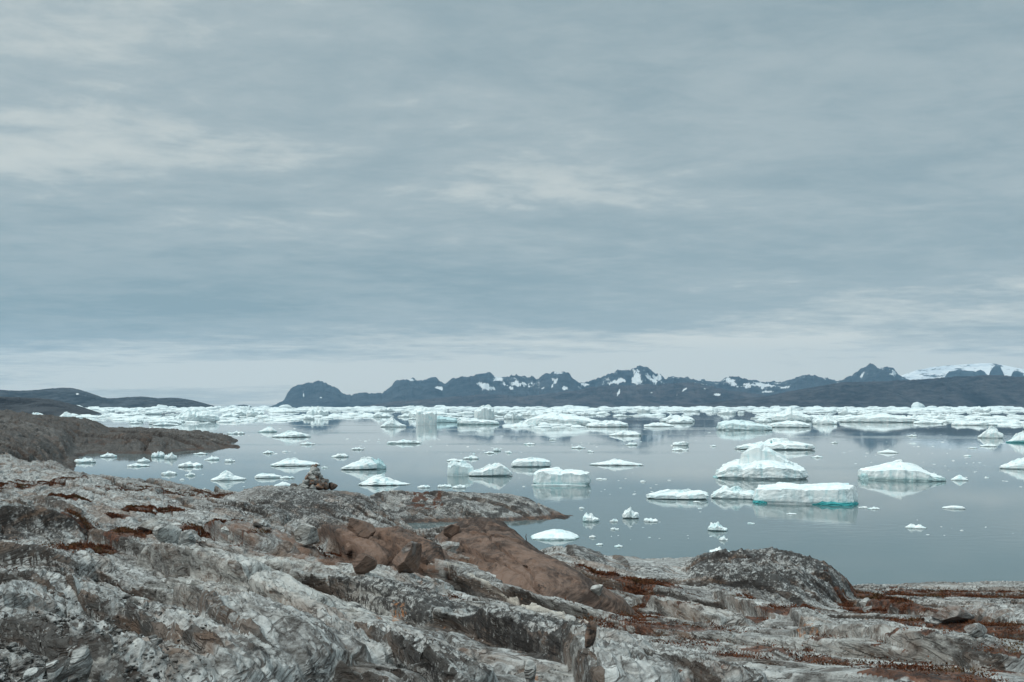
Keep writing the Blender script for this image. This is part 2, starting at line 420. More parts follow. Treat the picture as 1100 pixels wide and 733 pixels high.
class Loft:
    def __init__(s, cols, px0, px1, step_px, d0, d1, nrow):
        s.px = np.arange(px0, px1 + .01, step_px)
        s.L = np.linspace(math.log(d0), math.log(d1), nrow)
        pk = np.array([c[0] for c in cols], float)
        nk = len(cols[0][1])
        kd = np.array([[math.log(k[0]) for k in c[1]] for c in cols])
        kz = np.array([[k[2] if len(k) > 2 else Z(k[0], k[1]) for k in c[1]] for c in cols])
        kd2 = np.stack([pchip(pk, kd[:, r], s.px) for r in range(nk)], 1)
        kz2 = np.stack([pchip(pk, kz[:, r], s.px) for r in range(nk)], 1)
        s.base = np.zeros((nrow, len(s.px)))
        for c in range(len(s.px)):
            s.base[:, c] = pchip(kd2[c], kz2[c], np.clip(s.L, kd2[c][0], kd2[c][-1]))
        s.d = np.exp(s.L)[:, None] * np.ones(len(s.px))[None, :]
        s.x = (s.px[None, :] - CX) / F * s.d
        s.z = s.base.copy()
    def ground(s, px, py, base=True):
        """plan point where the ray through a photo pixel first meets the surface"""
        c = int(round((px - s.px[0]) / (s.px[1] - s.px[0]))); c = min(max(c, 0), len(s.px) - 1)
        z = (s.base if base else s.z)[:, c]
        row = HY + F * (H - z) / s.d[:, c]
        k = np.nonzero(row <= py)[0]
        k = k[0] if len(k) else int(np.argmin(row))
        d = s.d[k, c]
        return (px - CX) / F * d, d, z[k]
    def height(s, x, y):
        x = np.atleast_1d(np.asarray(x, float)); y = np.atleast_1d(np.asarray(y, float))
        c = (x / y * F + CX - s.px[0]) / (s.px[1] - s.px[0]); r = (np.log(y) - s.L[0]) / (s.L[1] - s.L[0])
        c = np.clip(c, 0, len(s.px) - 1.001); r = np.clip(r, 0, len(s.L) - 1.001)
        ci = c.astype(int); ri = r.astype(int); fc = c - ci; fr = r - ri
        z = s.z
        return (z[ri, ci] * (1 - fc) + z[ri, ci + 1] * fc) * (1 - fr) + (z[ri + 1, ci] * (1 - fc) + z[ri + 1, ci + 1] * fc) * fr

near = Loft(NEAR_COLS, -160, 1260, 1.15, 3.2, 112, 1000)
X, Y = near.x, near.d
det, led, bed, seam_shade = rock_detail(X, Y)
# calmer, more planar rock to the right; broken ledges to the left
calm = sstep(380, 760, np.broadcast_to(near.px[None, :], X.shape)) * .45
det = det * (1 - calm); led = led * (1 - calm)
damp = 1 - .8 * np.exp(-(((X + 8.6) / 3.2) ** 2 + ((Y - 40.5) / 4.0) ** 2))
det = det * damp; led = led * damp
z = near.base + det - .05
masks = {k: np.zeros_like(z) for k in ('moss', 'brown', 'dark', 'pale', 'orange', 'vein')}
masks['bed'] = bed; masks['seam_shade'] = seam_shade

def plan_frame(p0, p1):
    x0, y0, _ = near.ground(*p0); x1, y1, _ = near.ground(*p1)
    return np.array([x0, y0]), np.array([x1, y1])

def lobe(p0, p1, wpx, hgt, sharp=.25, brown=0, dark=0, pale=0, lift=0.0):
    """rounded bedrock lens whose axis joins two plan points; the camera-left side is the steep one"""
    global z
    a, b_ = plan_frame(p0, p1)
    ax = b_ - a; ln = np.linalg.norm(ax); ax = ax / ln
    nrm = np.array([-ax[1], ax[0]])           # to the far/right side of an axis that comes towards the camera
    if nrm[0] + .3 * nrm[1] < 0: nrm = -nrm
    mid = (a + b_) / 2
    w = 1.55 * wpx / F * mid[1]
    hgt = hgt * (.8 if brown >= .5 else .62)
    m = (np.abs(X - mid[0]) < ln + 2 * w) & (np.abs(Y - mid[1]) < ln + 2 * w)
    x = X[m]; y = Y[m]
    s = ((x - mid[0]) * ax[0] + (y - mid[1]) * ax[1]) / (ln / 2 * 1.12)
    t = ((x - mid[0]) * nrm[0] + (y - mid[1]) * nrm[1]) / w
    wob = .16 * fbm(s * 2.1 + p0[0], t * 1.3 + p0[1], 300, 3)
    t = t + wob
    env = np.clip(1 - np.abs(s + .5 * wob) ** 3.2, 0, 1) ** .6
    prof = sstep(-1, -1 + sharp * 1.4, t) * np.clip(1 - np.clip((t + .25) / 1.25, 0, 1) ** 1.8, 0, 1)
    if brown > .9:      # a planar slab: long even face towards the viewer, sharp crest, short back
        tw = t + .10 * fbm(s * 1.5, t * 1.5, 330, 3)
        prof = np.clip(np.minimum((tw + 1) / 1.15, (1 - tw) / .62), 0, 1) ** .9
        prof = prof - .10 * (1 - sstep(0, .05, np.abs(tw + .25 + .3 * s))) - .08 * (1 - sstep(0, .04, np.abs(tw + .7 - .2 * s)))
        prof = np.clip(prof, 0, 1); env = np.clip(1 - np.abs(s + .5 * wob) ** 6, 0, 1) ** .8
    fine = (1 - .5 * (brown > .9)) * (.06 * ridged(s * 3 + p0[0], t * 6, 310, 4) + .05 * fbm(x * 2, y * 2, 320, 4))
    zz = near.base[m] + (hgt + lift) * env * prof + (fine + (.30 if brown > .9 else .42) * det[m]) * env - .35 * (1 - np.clip(env * prof * 3, 0, 1))
    cov = np.clip(env * prof * 4, 0, 1)
    z[m] = smax(z[m], zz, .06)
    inside = cov * (zz > z[m] - .08)
    own = cov * (zz > z[m] - .05)
    seam_shade[m] = seam_shade[m] * (1 - .75 * own); bed[m] = bed[m] * (1 - .6 * own) + own * .6 * (.15 + .35 * _hash(np.array([p0[0]]), np.array([p1[1]]), 5)[0])
    seam_shade[m] = np.maximum(seam_shade[m], .9 * own * (t < -.62) * (brown < .5))  # painted shade along the steep flank of the lens
    led[m] = led[m] * (1 - .6 * cov) + .5 * hgt * env * prof
    for key, val in (('brown', brown), ('dark', dark), ('pale', pale)):
        if val: masks[key][m] = np.maximum(masks[key][m], val * inside)

# large lenses of gneiss coming down to the right in front of the camera
lobe((188, 600), (338, 655), 30, .62, .22, pale=.45)
lobe((265, 622), (372, 690), 20, .50, .3)
lobe((225, 640), (300, 672), 14, .30, .3)
lobe((238, 655), (362, 722), 42, .60, .2, dark=.15)
lobe((165, 668), (300, 730), 34, .42, .18)
lobe((366, 684), (410, 716), 17, .24, .4)
lobe((5, 640), (100, 655), 22, .36, .15)
lobe((0, 598), (105, 612), 26, .40, .15)
lobe((95, 640), (185, 682), 26, .34, .15)
lobe((70, 690), (235, 742), 60, .34, .2)
lobe((5, 560), (110, 575), 30, .62, .12, dark=.5)
lobe((60, 538), (120, 560), 24, .35, .2)
lobe((115, 575), (190, 598), 20, .35, .2)
lobe((410, 690), (520, 735), 26, .26, .2)
lobe((640, 690), (700, 735), 40, .30, .3)
lobe((690, 712), (800, 735), 30, .22, .25)
lobe((540, 672), (650, 700), 40, .25, .3, dark=.8)
lobe((395, 630), (490, 662), 34, .22, .3, dark=.7)
lobe((785, 645), (850, 668), 14, .42, .15, pale=.4)
lobe((845, 655), (890, 680), 13, .26, .25, pale=.3)
lobe((700, 650), (790, 668), 18, .30, .25, pale=.3)
lobe((1040, 662), (1130, 676), 26, .30, .6)
lobe((900, 682), (1110, 708), 44, .22, .2)
lobe((930, 650), (1000, 660), 12, .25, .3)
lobe((260, 606), (420, 628), 26, .2, .3, pale=.8)
# the long smooth iron-brown whaleback
lobe((507, 578), (628, 652), 40, .85, .45, brown=1.0)
lobe((480, 584), (560, 594), 30, .30, .4, brown=.7, dark=.4)
lobe((425, 586), (470, 610), 20, .50, .15, brown=.75)
lobe((365, 580), (420, 604), 20, .45, .2, brown=.8)
lobe((255, 575), (320, 598), 26, .50, .12, brown=.55)
lobe((640, 590), (720, 606), 26, .30, .4)
lobe((600, 588), (632, 596), 9, .35, .3, dark=.7)

def dome(cols, d0, d1, top_d, front, dark):
    """rounded knoll: cols = (px,row) crest polyline held at depth top_d"""
    global z
    pxs = np.array([c[0] for c in cols], float); rows = np.array([c[1] for c in cols], float)
    P = np.broadcast_to(near.px[None, :], z.shape)
    m = (P > pxs[0]) & (P < pxs[-1]) & (Y > d0) & (Y < d1)
    crest = Z(top_d, np.interp(P[m], pxs, rows)) - .32
    y = Y[m]
    q = np.where(y < top_d, (top_d - y) / (top_d - d0), (y - top_d) / (d1 - top_d))
    shape = np.sqrt(np.clip(1 - q ** front, 0, 1))
    low = near.base[m] - .3
    zz = low + (crest - low) * shape + (1.15 * det[m] + .22 * fbm(X[m] * 1.3, Y[m] * 1.3, 340, 4) + .12 * ridged(X[m] * 2, Y[m] * 2, 345, 3)) * shape - .1
    old = z[m].copy()
    z[m] = smax(z[m], zz, .12)
    masks['dark'][m] = np.maximum(masks['dark'][m], dark * np.clip((zz - old) * 4 + .2, 0, 1) * (.85 + .45 * sstep(-.2, .25, fbm(X[m] * .7, Y[m] * .5, 350, 3))))
dome([(722, 650), (738, 612), (748, 603), (762, 598), (800, 592.5), (830, 591), (855, 594), (878, 603), (895, 614), (908, 628), (920, 652)], 21.5, 31, 25.5, 2.6, .72)

near.z = z
flat = np.gradient(z, axis=0) / np.maximum(np.gradient(near.d, axis=0), 1e-6)
level = 1 - sstep(.5, 1.2, np.abs(flat))
# --- ground cover masks: ellipses in plan, given where they lie in the photo
def patch(key, px, py, rx, ry, val=1.0, hard=.5):
    x, y, _ = near.ground(px, py, base=False)
    _, ya, _ = near.ground(px, py - ry, base=False); _, yb, _ = near.ground(px, py + ry, base=False)
    ex = rx / F * y; ey = min(max(abs(ya - yb) / 2, ex * .25), ex * 3.0)
    m = (np.abs(X - x) < 2.2 * ex) & (np.abs(Y - y) < 2.2 * ey)
    q = np.hypot((X[m] - x) / ex, (Y[m] - y) / ey) + .55 * fbm(X[m] / ex * 1.6 + px, Y[m] / ey * 1.6, 400, 4)
    masks[key][m] = np.maximum(masks[key][m], val * (1 - sstep(hard, 1.25, q)))
for p in ((650,618,40,6),(695,626,45,6),(665,640,42,10),(695,650,32,9),(930,640,18,8),(955,652,38,10),(1000,658,22,8),(905,645,16,5),(1035,675,70,8),
          (700,672,120,6,.8),(1000,718,70,12,.9),(880,692,32,6),(955,688,26,5),(850,656,40,6),(812,663,28,9),(118,590,40,9),(92,563,20,9),(130,555,14,4),(80,535,18,4),
          (225,573,42,6),(268,574,26,4),(160,546,28,8),(820,700,60,5,.8),(940,730,80,10),(1085,718,36,10),(40,585,60,7,.5),(370,598,45,8,.8),(480,640,22,4,.7),
          (760,690,90,10,.55),(1060,640,60,6,.6),(30,520,60,6,.6),(180,530,90,5,.5),(60,500,60,4,.6),(760,720,40,8,.7),(980,705,60,6,.8),(900,712,50,6,.8),(1070,700,50,5,.7),(730,655,30,4,.9),(800,640,30,4,.6),(1000,640,50,4,.7),(600,655,20,4,.5),(640,672,18,5,.8)):
    patch('moss', *p)
for p in ((330,545,110,22,.75),(430,640,70,12,.8),(560,682,90,14,.8),(40,548,70,18,.7),(600,690,60,14,.6),(1060,643,70,8,.6),(480,700,80,16,.4),(960,632,80,5,.6),
          (70,605,80,10,.45),(120,660,90,20,.3),(300,700,70,15,.4),(690,608,60,6,.5),(150,515,90,5,.4)):
    patch('dark', *p)
for p in ((330,632,110,10),(400,648,50,10),(235,622,70,14,.7),(880,695,120,18,.6),(1010,690,90,8,.8),(650,668,60,6,.6),(740,660,60,10,.6),(160,590,40,14,.6),(600,725,70,10,.6),(470,615,60,6,.6),(960,640,60,6,.5)):
    patch('pale', *p)
for p in ((428,666,16,6),(404,662,10,4),(472,676,6,4),(870,675,14,3),(868,672,8,3),(560,645,5,3),(575,725,10,4),(445,618,14,6,.8),(930,665,6,3)):
    patch('orange', *p)
for p in ((385,600,45,14,.9),(300,592,50,14,.5),(445,590,30,18,.8),(470,585,40,14,.5),(550,700,90,12,.35),(1040,664,40,8,.4)):
    patch('brown', *p)
# quartz vein: a raised rib along a plan polyline
vp = [near.ground(*p, base=False)[:2] for p in ((486,606),(508,614),(528,630),(552,646),(572,653),(606,664),(640,673))]
for (x0, y0), (x1, y1) in zip(vp[:-1], vp[1:]):
    m = (np.abs(X - (x0 + x1) / 2) < abs(x1 - x0) / 2 + .4) & (np.abs(Y - (y0 + y1) / 2) < abs(y1 - y0) / 2 + .4)
    dx, dy = x1 - x0, y1 - y0
    q = np.clip(((X[m] - x0) * dx + (Y[m] - y0) * dy) / (dx * dx + dy * dy), 0, 1)
    wob = .05 * perlin(X[m] * 2.5, Y[m] * 2.5, 500)
    dist = np.hypot(X[m] - x0 - q * dx, Y[m] - y0 - q * dy) + wob
    v = (1 - sstep(.022, .05, dist)) * sstep(-.25, .0, fbm(X[m] * 1.2, Y[m] * 1.2, 505, 3))
    masks['vein'][m] = np.maximum(masks['vein'][m], v)
    z[m] += .03 * v
masks['moss'] *= level * (1 - .85 * sstep(.5, .9, masks['brown']))
# heath fills hollows a little: raise the moss areas
z += .02 * masks['moss'] * (.5 + fbm(X * 3, Y * 3, 510, 3))
near.z = z
led = np.clip(led, -.3, .6) * (.85 - .5 * sstep(18, 32, Y)) * sstep(4, 7, Y) * (1 - sstep(45, 60, Y))
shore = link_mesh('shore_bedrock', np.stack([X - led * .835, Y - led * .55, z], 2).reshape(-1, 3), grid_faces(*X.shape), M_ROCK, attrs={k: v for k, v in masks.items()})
tag(shore, 'grey lichen-crusted gneiss ledges of the near shore', kind='structure')

head = Loft(HEAD_COLS, -330, 300, 1.0, 80, 800, 420)
hd, _, hbed, hseam_shade = rock_detail(head.x, head.d, 4.5, False)
amp = sstep(-1.0, 2.5, head.base) * .85
head.z = head.base + hd * amp
P_ = np.broadcast_to(head.px[None, :], head.z.shape)
hm = dict(moss=.60 * sstep(-.1, .5, fbm(head.x * .03, head.d * .03, 600, 4)) , dark=1.1 + .3 * fbm(head.x * .05, head.d * .03, 610, 3), brown=.05 + .25 * sstep(.05, .4, fbm(head.x * .06, head.d * .04, 620, 3)) + .5 * (1 - sstep(.1, .7, head.z)),
          pale=0 * head.z, orange=0 * head.z, vein=0 * head.z, bed=.62 + .38 * sstep(.3, .6, hbed), seam_shade=hseam_shade)
o = link_mesh('headland', np.stack([head.x, head.d, head.z], 2).reshape(-1, 3), grid_faces(*head.z.shape), M_FAR, attrs=hm)
tag(o, 'low dark rock headland running out to a spit beyond the small bay', kind='structure')

isl = Loft(ISLET_COLS, 362, 640, .8, 84, 124, 420)
idt, _, ibed, iseam_shade = rock_detail(isl.x, isl.d, 1.7)
isl.z = isl.base + idt * .75 * sstep(-.6, .8, isl.base)
PI_ = np.broadcast_to(isl.px[None, :], isl.z.shape)
im = dict(moss=np.clip(np.exp(-((PI_ - 458) / 30) ** 2) * sstep(.6, 1.3, isl.z) * sstep(-.25, .2, fbm(isl.x * .9, isl.d * .5, 705, 4)) + .3 * sstep(0, .4, fbm(isl.x * .3, isl.d * .3, 700, 3)), 0, 1),
          dark=.55 + .5 * sstep(.0, .3, fbm(isl.x * .4, isl.d * .3, 710, 3)), brown=.85 * (1 - sstep(.12, .5, isl.z)), pale=.7 * sstep(-.1, .3, fbm(isl.x * .35, isl.d * .25, 720, 3)) * sstep(.4, .7, isl.z), orange=0 * isl.z, vein=0 * isl.z, bed=ibed, seam_shade=iseam_shade)
o = link_mesh('islet', np.stack([isl.x, isl.d, isl.z], 2).reshape(-1, 3), grid_faces(*isl.z.shape), M_ROCK, attrs=im)
tag(o, 'low pale rock islet with rust-red heath and a brown tide line', kind='structure')

# ------------------------------------------------------------------ water
wx = np.array([[-60000, -2000, 0], [60000, -2000, 0], [60000, 60000, 0], [-60000, 60000, 0]], float)
tag(link_mesh('water', wx, np.array([[0, 1, 2, 3]]), M_WATER, smooth=False), 'calm grey fjord water', kind='structure')

# ------------------------------------------------------------------ mountains and hills
def range_mesh(name, prof, D, depth, base_d, mat, label, rough, snow=(), nx=700, ny=90, size=1500., lowsnow=0., power=1.0, back=.6):
    px0, px1 = prof[0][0], prof[-1][0]
    px = np.linspace(px0, px1, nx)
    row = np.interp(px, [p[0] for p in prof], [p[1] for p in prof])
    v = np.linspace(0, 1 + back, ny)[:, None]           # 0 foot, 1 ridge, beyond 1 the far side
    dist = base_d + (D - base_d) * v
    dd = dist * np.ones(nx)[None, :]
    xx = (px[None, :] - CX) / F * dd
    crest = H - (row - HY) / F * D
    crest = crest + rough * D / 15500 * (17 * ridged(px * .16, px * 0, 800, 5, .6) + 13 * fbm(px * .7, px * 0, 801, 3)) * np.clip(crest / 60, 0, 1)
    t = np.where(v <= 1, v, 1 - (v - 1) / back)
    shape = np.clip(t, 0, 1) ** power
    # spurs and gullies run down the face, none at the ridge line or the shore
    k = np.clip(t, 0, 1); k = (k * (1 - k)) * 4
    gul = ridged(xx / size + .25 * perlin(xx / size, dd / size, 811), dd / size * .45, 810, 5, .55) * .5 + .25 * fbm(xx / size * 2, dd / size * 2, 815, 4)
    zz = np.maximum(crest, -5)[None, :] * (shape + rough * .85 * k * gul) - 1.5
    zz = np.minimum(zz, np.maximum(crest, -5)[None, :] * (.2 + .8 * k ** .0) * (dd / D) + H * (1 - dd / D) - .0) if False else zz
    # snow: patches given where they lie on the face
    prow = HY - F * (zz - H) / dd
    sn = np.zeros_like(zz)
    for (sx, sy, rx, ry, ang) in snow:
        ca, sa = math.cos(R(ang)), math.sin(R(ang))
        ux = (px[None, :] - sx); uy = (prow - sy)
        q = np.hypot((ux * ca + uy * sa) / (rx * 1.2), (-ux * sa + uy * ca) / (ry * 1.15)) + 1.7 * fbm(xx / 170, zz / 130, 820, 6, .62)
        sn = np.maximum(sn, 1 - sstep(.55, 1.05, q))
    sn = np.where(v > 1.02, sn * .3, sn)
    if lowsnow:
        sn = np.maximum(sn, lowsnow * sstep(430, 520, px)[None, :] * sstep(.06, .20, fbm(xx / 150, zz / 80, 830, 6, .65) - .10 * gul) * sstep(.25, .6, k * 0 + np.clip(t, 0, 1)))
    o = link_mesh(name, np.stack([xx, dd, zz], 2).reshape(-1, 3), grid_faces(ny, nx), mat, attrs={'snow': sn})
    tag(o, label, kind='structure')
    return o

M_MTN = mountain_material('mountain_rock', (.008, .014, .024), (.072, .082, .096), 800)
M_FOOT = mountain_material('foothill_rock', (.014, .015, .022), (.105, .090, .092), 600)
M_DARKHILL = mountain_material('dark_hill_rock', (.008, .010, .018), (.082, .078, .084), 420)
M_LOWLAND = mountain_material('low_coast_rock', (.008, .012, .019), (.080, .088, .098), 260)
def cap_material():
    m, t, b = new_mat('ice_cap_snow')
    P = t.pos()
    n = t.noise(t.mapping(P, scale=(1, 1, 2.2)), 1 / 420, 7, .68, .3)
    c = t.mix(t.step(n, .50, .56), (.86, .88, .89), (.66, .71, .75))
    c = t.mix(t.step(t.noise(t.mapping(P, loc=(900, 0, 0), scale=(1, 1, 2.6)), 1 / 300, 7, .7), .535, .57), c, (.05, .06, .075))
    t.put(b.inputs['Base Color'], c); b.inputs['Roughness'].default_value = .8
    return m
M_CAP = cap_material()
_unused = (lambda *a: None)('ice_cap', (.74, .79, .82), (.86, .88, .89), 1500)

BACK = [(278,438.5),(288,437.6),(296,435),(305,431),(309,424.5),(315,418.5),(321,416),(328,415),(335,414.5),(341,413),(347,414.5),(352,416),(362,420),(368,425),(375,425.5),(384,423.8),(392,422.5),(398,424.3),(410,424),(414,421),(418,418),(425,412),(431,410),(436,408.5),(440,409.3),(443,407.6),(447,409.8),(455,410),(460,409),(466,409),(473,412),(478,414.5),(486,411),(491,409.5),(497,407),(501,408),(505,406.5),(512,405),(520,404.5),(526,403),(531,407),(540,407),(544,409),(550,408),(557,406.5),(565,408),(573,409),(578,411),(586,406),(592,405),(600,403.5),(606,404.5),(612,407.5),(622,413),(627,414),(632,412),(640,409.5),(645,408),(655,404),(659,402),(663,400),(672,398.5),(678,399),(683,398),(690,398.5),(695,400),(700,403),(706,405),(715,409.5),(722,407),(733,408),(742,411),(748,410.5),(755,409),(765,411),(775,410.5),(780,406.5),(784,407),(788,408.5),(800,410.5),(815,413),(835,412),(850,410.5),(860,409),(872,408),(880,407.5),(888,408.3),(898,411),(905,410),(915,406),(925,401.5),(935,398),(940,398.3),(945,397),(955,396),(960,398),(966,405.5),(972,409),(985,412),(1010,414),(1100,414),(1250,412),(1400,414)]
SNOW = [(540,410,14,2.6,38),(557,413,17,3.4,2),(525,417,9,3,20),(596,411,4.5,5,15),(606,417,4,1.5,0),(629,413,5,1.8,10),(664,409,10,3.2,-12),(683,403,4,6,25),(686,409,7,3.5,0),(703,406.5,9,4,25),(742,414,5,1.4,-30),(787,411,8,3,25),(800,413,10,3,8),(815,413.8,14,2,6),(824,421,9,1.2,-4),(668,422,2,5,20),(473,417.5,5,2,20),(927,402,1.6,5,40),(960,402,3,3,50),(730,419,3,3,-40),(758,416,6,1.5,30),(345,427,1.5,1,0),(326,424,1.2,3,0),(441,408.5,4,1.2,0),(843,416,7,1.2,-12),(583,417,2,1,0)]
range_mesh('mountains', BACK, 15500, 0, 11500, M_MTN, 'dark blue mountain range with snow patches across the fjord', 1.0, SNOW, nx=1500, ny=110, size=900, lowsnow=.75, power=.9)
FOOT = [(380,437.8),(400,435),(425,431.5),(450,430),(470,428),(500,425.5),(520,424),(545,425.5),(560,426),(580,424.5),(600,422.5),(620,419.5),(640,416),(660,415),(680,414.5),(700,414),(720,413.5),(733,411.5),(742,412),(760,415),(775,418),(790,421),(820,425.5),(850,430),(880,434),(905,437.8)]
range_mesh('foothills', FOOT, 11200, 0, 9800, M_FOOT, 'low purple-brown foothills below the snow-patched range', .8, [(735,419,5,1.6,-35),(757,418,4,1.3,20),(727,424,2,2.6,20),(665,421,1.6,4,20),(700,422,3,1,0),(770,424,5,1,0)], nx=900, ny=70, size=600, lowsnow=.45, power=.8)
DARK = [(690,437.9),(730,435),(760,433),(780,430.5),(800,427.5),(815,427),(830,424.5),(845,421),(860,418.5),(880,415),(890,413.3),(905,410.8),(925,410.3),(945,410),(960,409.3),(975,409),(990,407.8),(1010,406),(1030,405),(1045,404.2),(1060,403.2),(1075,403.6),(1100,405.5),(1150,404),(1250,408),(1400,412)]
range_mesh('dark_hill', DARK, 8200, 0, 7000, M_DARKHILL, 'long dark bare hill below the ice cap', .55, nx=900, ny=70, size=420, lowsnow=0, power=.75)
CAP = [(940,412),(955,409),(966,404),(985,397.5),(1000,394.5),(1010,393.2),(1025,392),(1040,391),(1055,390.2),(1065,390),(1075,391.5),(1085,393.5),(1100,396.5),(1130,398),(1200,402),(1400,408)]
range_mesh('ice_cap', CAP, 16800, 0, 15800, M_CAP, 'smooth white ice cap above the dark hill', .10, nx=400, ny=40, size=2500, power=.6)
CRAG = [[(1010,412),(1016,404),(1020,400),(1028,399),(1036,398.6),(1044,398.8),(1051,400),(1054,404),(1057,412)], [(1060,412),(1064,400),(1067,395.5),(1070,393.5),(1074,394.5),(1077,401),(1082,412)], [(1046,410),(1049,399),(1053,397.5),(1058,400),(1064,410)], [(1083,412),(1088,401),(1092,398.5),(1098,402.5),(1108,412)]]
for c in CRAG:
    range_mesh('nunatak', c, 15700, 0, 15300, M_MTN, 'dark rock crag poking through the white ice cap', .7, nx=60, ny=20, size=500, power=.7)
LEFT = [(-220,421),(-120,416.5),(-50,418),(0,419),(20,420),(40,419),(55,417.3),(70,416.5),(78,417),(85,418.5),(93,421),(100,423.5),(107,426),(115,428),(125,427.8),(135,427),(152,426),(162,427),(170,428),(185,427.5),(193,428),(200,429),(208,430.3),(215,432),(228,435.5),(236,437.2),(246,438.6)]
range_mesh('low_coast', LEFT, 6000, 0, 5200, M_LOWLAND, 'long low blue-grey headland on the far left shore', .5, [(83,423,2,1.4,0)], nx=600, ny=60, size=320, power=.7)
ISLE = [(247,438.8),(252,437.2),(256,435.3),(262,434.6),(266,435.3),(270,436.8),(275,438.8)]
range_mesh('far_island', ISLE, 7600, 0, 7350, M_LOWLAND, 'tiny dark island on the horizon beside the domed mountain', .3, nx=60, ny=20, size=200, power=.6)
HILL = [(-260,421),(-120,424),(0,425.3),(20,426),(40,427),(55,428.3),(70,431.5),(82,434.5),(92,437.6),(102,441),(111,443.9),(118,446)]
range_mesh('near_hill', HILL, 1650, 0, 1400, M_LOWLAND, 'smooth dark hill behind the near headland', .5, nx=400, ny=60, size=60, power=.7)

# ------------------------------------------------------------------ icebergs
def berg_mesh(w, dp, prof, seed, edge=.75, n=64, nl=12, nt=12, under=.06, rough=.06, front=.15, teal=0., wet=.0, stri=0., sq=3.0, blue=0.):
    """closed iceberg: w, dp metres in plan; prof heights (m) from one end to the other; base under water"""
    th = np.linspace(0, 2 * math.pi, n, endpoint=False)
    c, s_ = np.cos(th), np.sin(th)
    r = (np.abs(c) ** sq + np.abs(s_) ** sq) ** (-1 / sq)
    r = r * (1 + (.10 + .8 * rough) * fbm(c * 1.6 + seed, s_ * 1.6, seed, 4, .6) + (.04 + .6 * rough) * ridged(c * 3 + seed, s_ * 3, seed + 1, 3, .6))
    r = r / np.abs(c * r).max()
    ox, oy = c * r, s_ * r
    pk = np.linspace(-1, 1, len(prof)); prof = np.asarray(prof, float); hm = prof.max()
    blk = min(.55, rough * 4.2)
    sc_ = 2.2 + 10 * min(rough, .12)
    def top(x, y):
        x = np.asarray(x, float); y = np.asarray(y, float)
        xw = x + .10 * perlin(x * 3 + seed, y * 3, seed + 21); yw = y + .10 * perlin(x * 3, y * 3 + seed, seed + 22)
        h = np.interp(xw, pk, prof)
        h = h * (1 + front * y)
        f1, f2, idv, dx, dy = cells(np.atleast_1d(xw * sc_ + seed), np.atleast_1d(yw * sc_ * .7), seed + 23)
        f1, f2, idv, dx, dy = (np.reshape(q, np.shape(x)) for q in (f1, f2, idv, dx, dy))
        h = h * (1 + blk * (idv - .5) + blk * .9 * (dx * (idv - .3) + dy * (.6 - idv)) - blk * .35 * (1 - sstep(0, .18, f2 - f1)))
        return h * (1 + 1.5 * rough * fbm(x * 2.2 + seed, y * 2.2, seed + 3, 5, .6)) + hm * rough * .7 * fbm(x * 7, y * 7 + seed, seed + 5, 4, .6)
    V = []; T = []; W = []
    eh = np.maximum(top(ox, oy) * edge, .04 * hm)
    lev = np.concatenate([[-.25, 0.0], np.linspace(.06, 1, nl)])
    for t in lev:
        k = 1 - under * (1 - sstep(.02, .22, np.float64(t))) - .05 * max(t - .4, 0)
        wob = 1 + (.25 + rough) * .16 * (ridged(c * 3.5 + seed, s_ * 3.5 + t * .6, seed + 11, 4, .6)) + rough * .7 * fbm(th * 0 + c * 2.5 + seed, s_ * 2.5 + t * 2.2, seed + 9, 4) * (1 if t > 0 else .4)
        if stri: wob = wob * (1 + stri * np.sin(th * n / 7.0))
        zz = np.where(t < 0, t * hm, eh * t)
        V.append(np.stack([ox * k * wob * w / 2, oy * k * wob * dp / 2, zz], 1))
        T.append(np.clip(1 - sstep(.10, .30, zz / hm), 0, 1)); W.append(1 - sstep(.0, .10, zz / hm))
    for j in range(1, nt):
        k = 1 - (j / nt) ** 1.1
        q = k * (1 - under * 0) - .03 * (k > .9)
        x = ox * q; y = oy * q
        hh = top(x, y); bl = (1 - k) ** .55
        zz = eh * (1 - bl) + hh * bl
        zz = np.maximum(zz, .03 * hm)
        V.append(np.stack([x * w / 2 * .96, y * dp / 2 * .96, zz], 1))
        T.append(np.zeros(n)); W.append(np.zeros(n))
    V = np.concatenate(V); nr = len(lev) + nt - 1
    apex = np.array([[0, 0, float(top(np.float64(0.), np.float64(0.)))]])
    i = np.arange(nr - 1)[:, None] * n + np.arange(n)[None, :]; i2 = np.arange(nr - 1)[:, None] * n + (np.arange(n)[None, :] + 1) % n
    quads = np.stack([i, i2, i2 + n, i + n], 2).reshape(-1, 4)
    base = (nr - 1) * n
    tris = np.stack([base + np.arange(n), base + (np.arange(n) + 1) % n, np.full(n, len(V)), np.full(n, len(V))], 1)
    V = np.concatenate([V, apex])
    faces = [list(q) for q in quads] + [list(q[:3]) for q in tris]
    return V, faces, np.concatenate([np.concatenate(T), [0]]) * teal, np.concatenate([np.concatenate(W), [0]]) * wet

def berg(px0, px1, rowb, prof_px, label, seed=None, depth=.55, cat='iceberg', name='iceberg', group=None, mat=None, yaw=0, hscale=.9, **kw):
    seed = seed if seed is not None else int(px0 * 7 + rowb * 13) % 9973
    d = H * F / (rowb - HY)
    w = (px1 - px0) / F * d
    dp = w * depth
    yc = d + dp / 2
    xc = ((px0 + px1) / 2 - CX) / F * (d + dp * .3)
    prof = [max(p, .25) / F * d * hscale for p in prof_px]
    V, Fc, T, W = berg_mesh(w, dp, prof, seed, **kw)
    o = link_mesh(name, V, Fc, mat or M_ICE, smooth=False, attrs={'teal': T, 'wet': W, 'blue': T * 0 + kw.get('blue', 0)})
    o.location = (xc, yc, 0)
    o.rotation_euler = (0, 0, -math.atan2(xc, yc) + R(yaw))
    tag(o, label, cat, group)
    return o, w, dp, prof

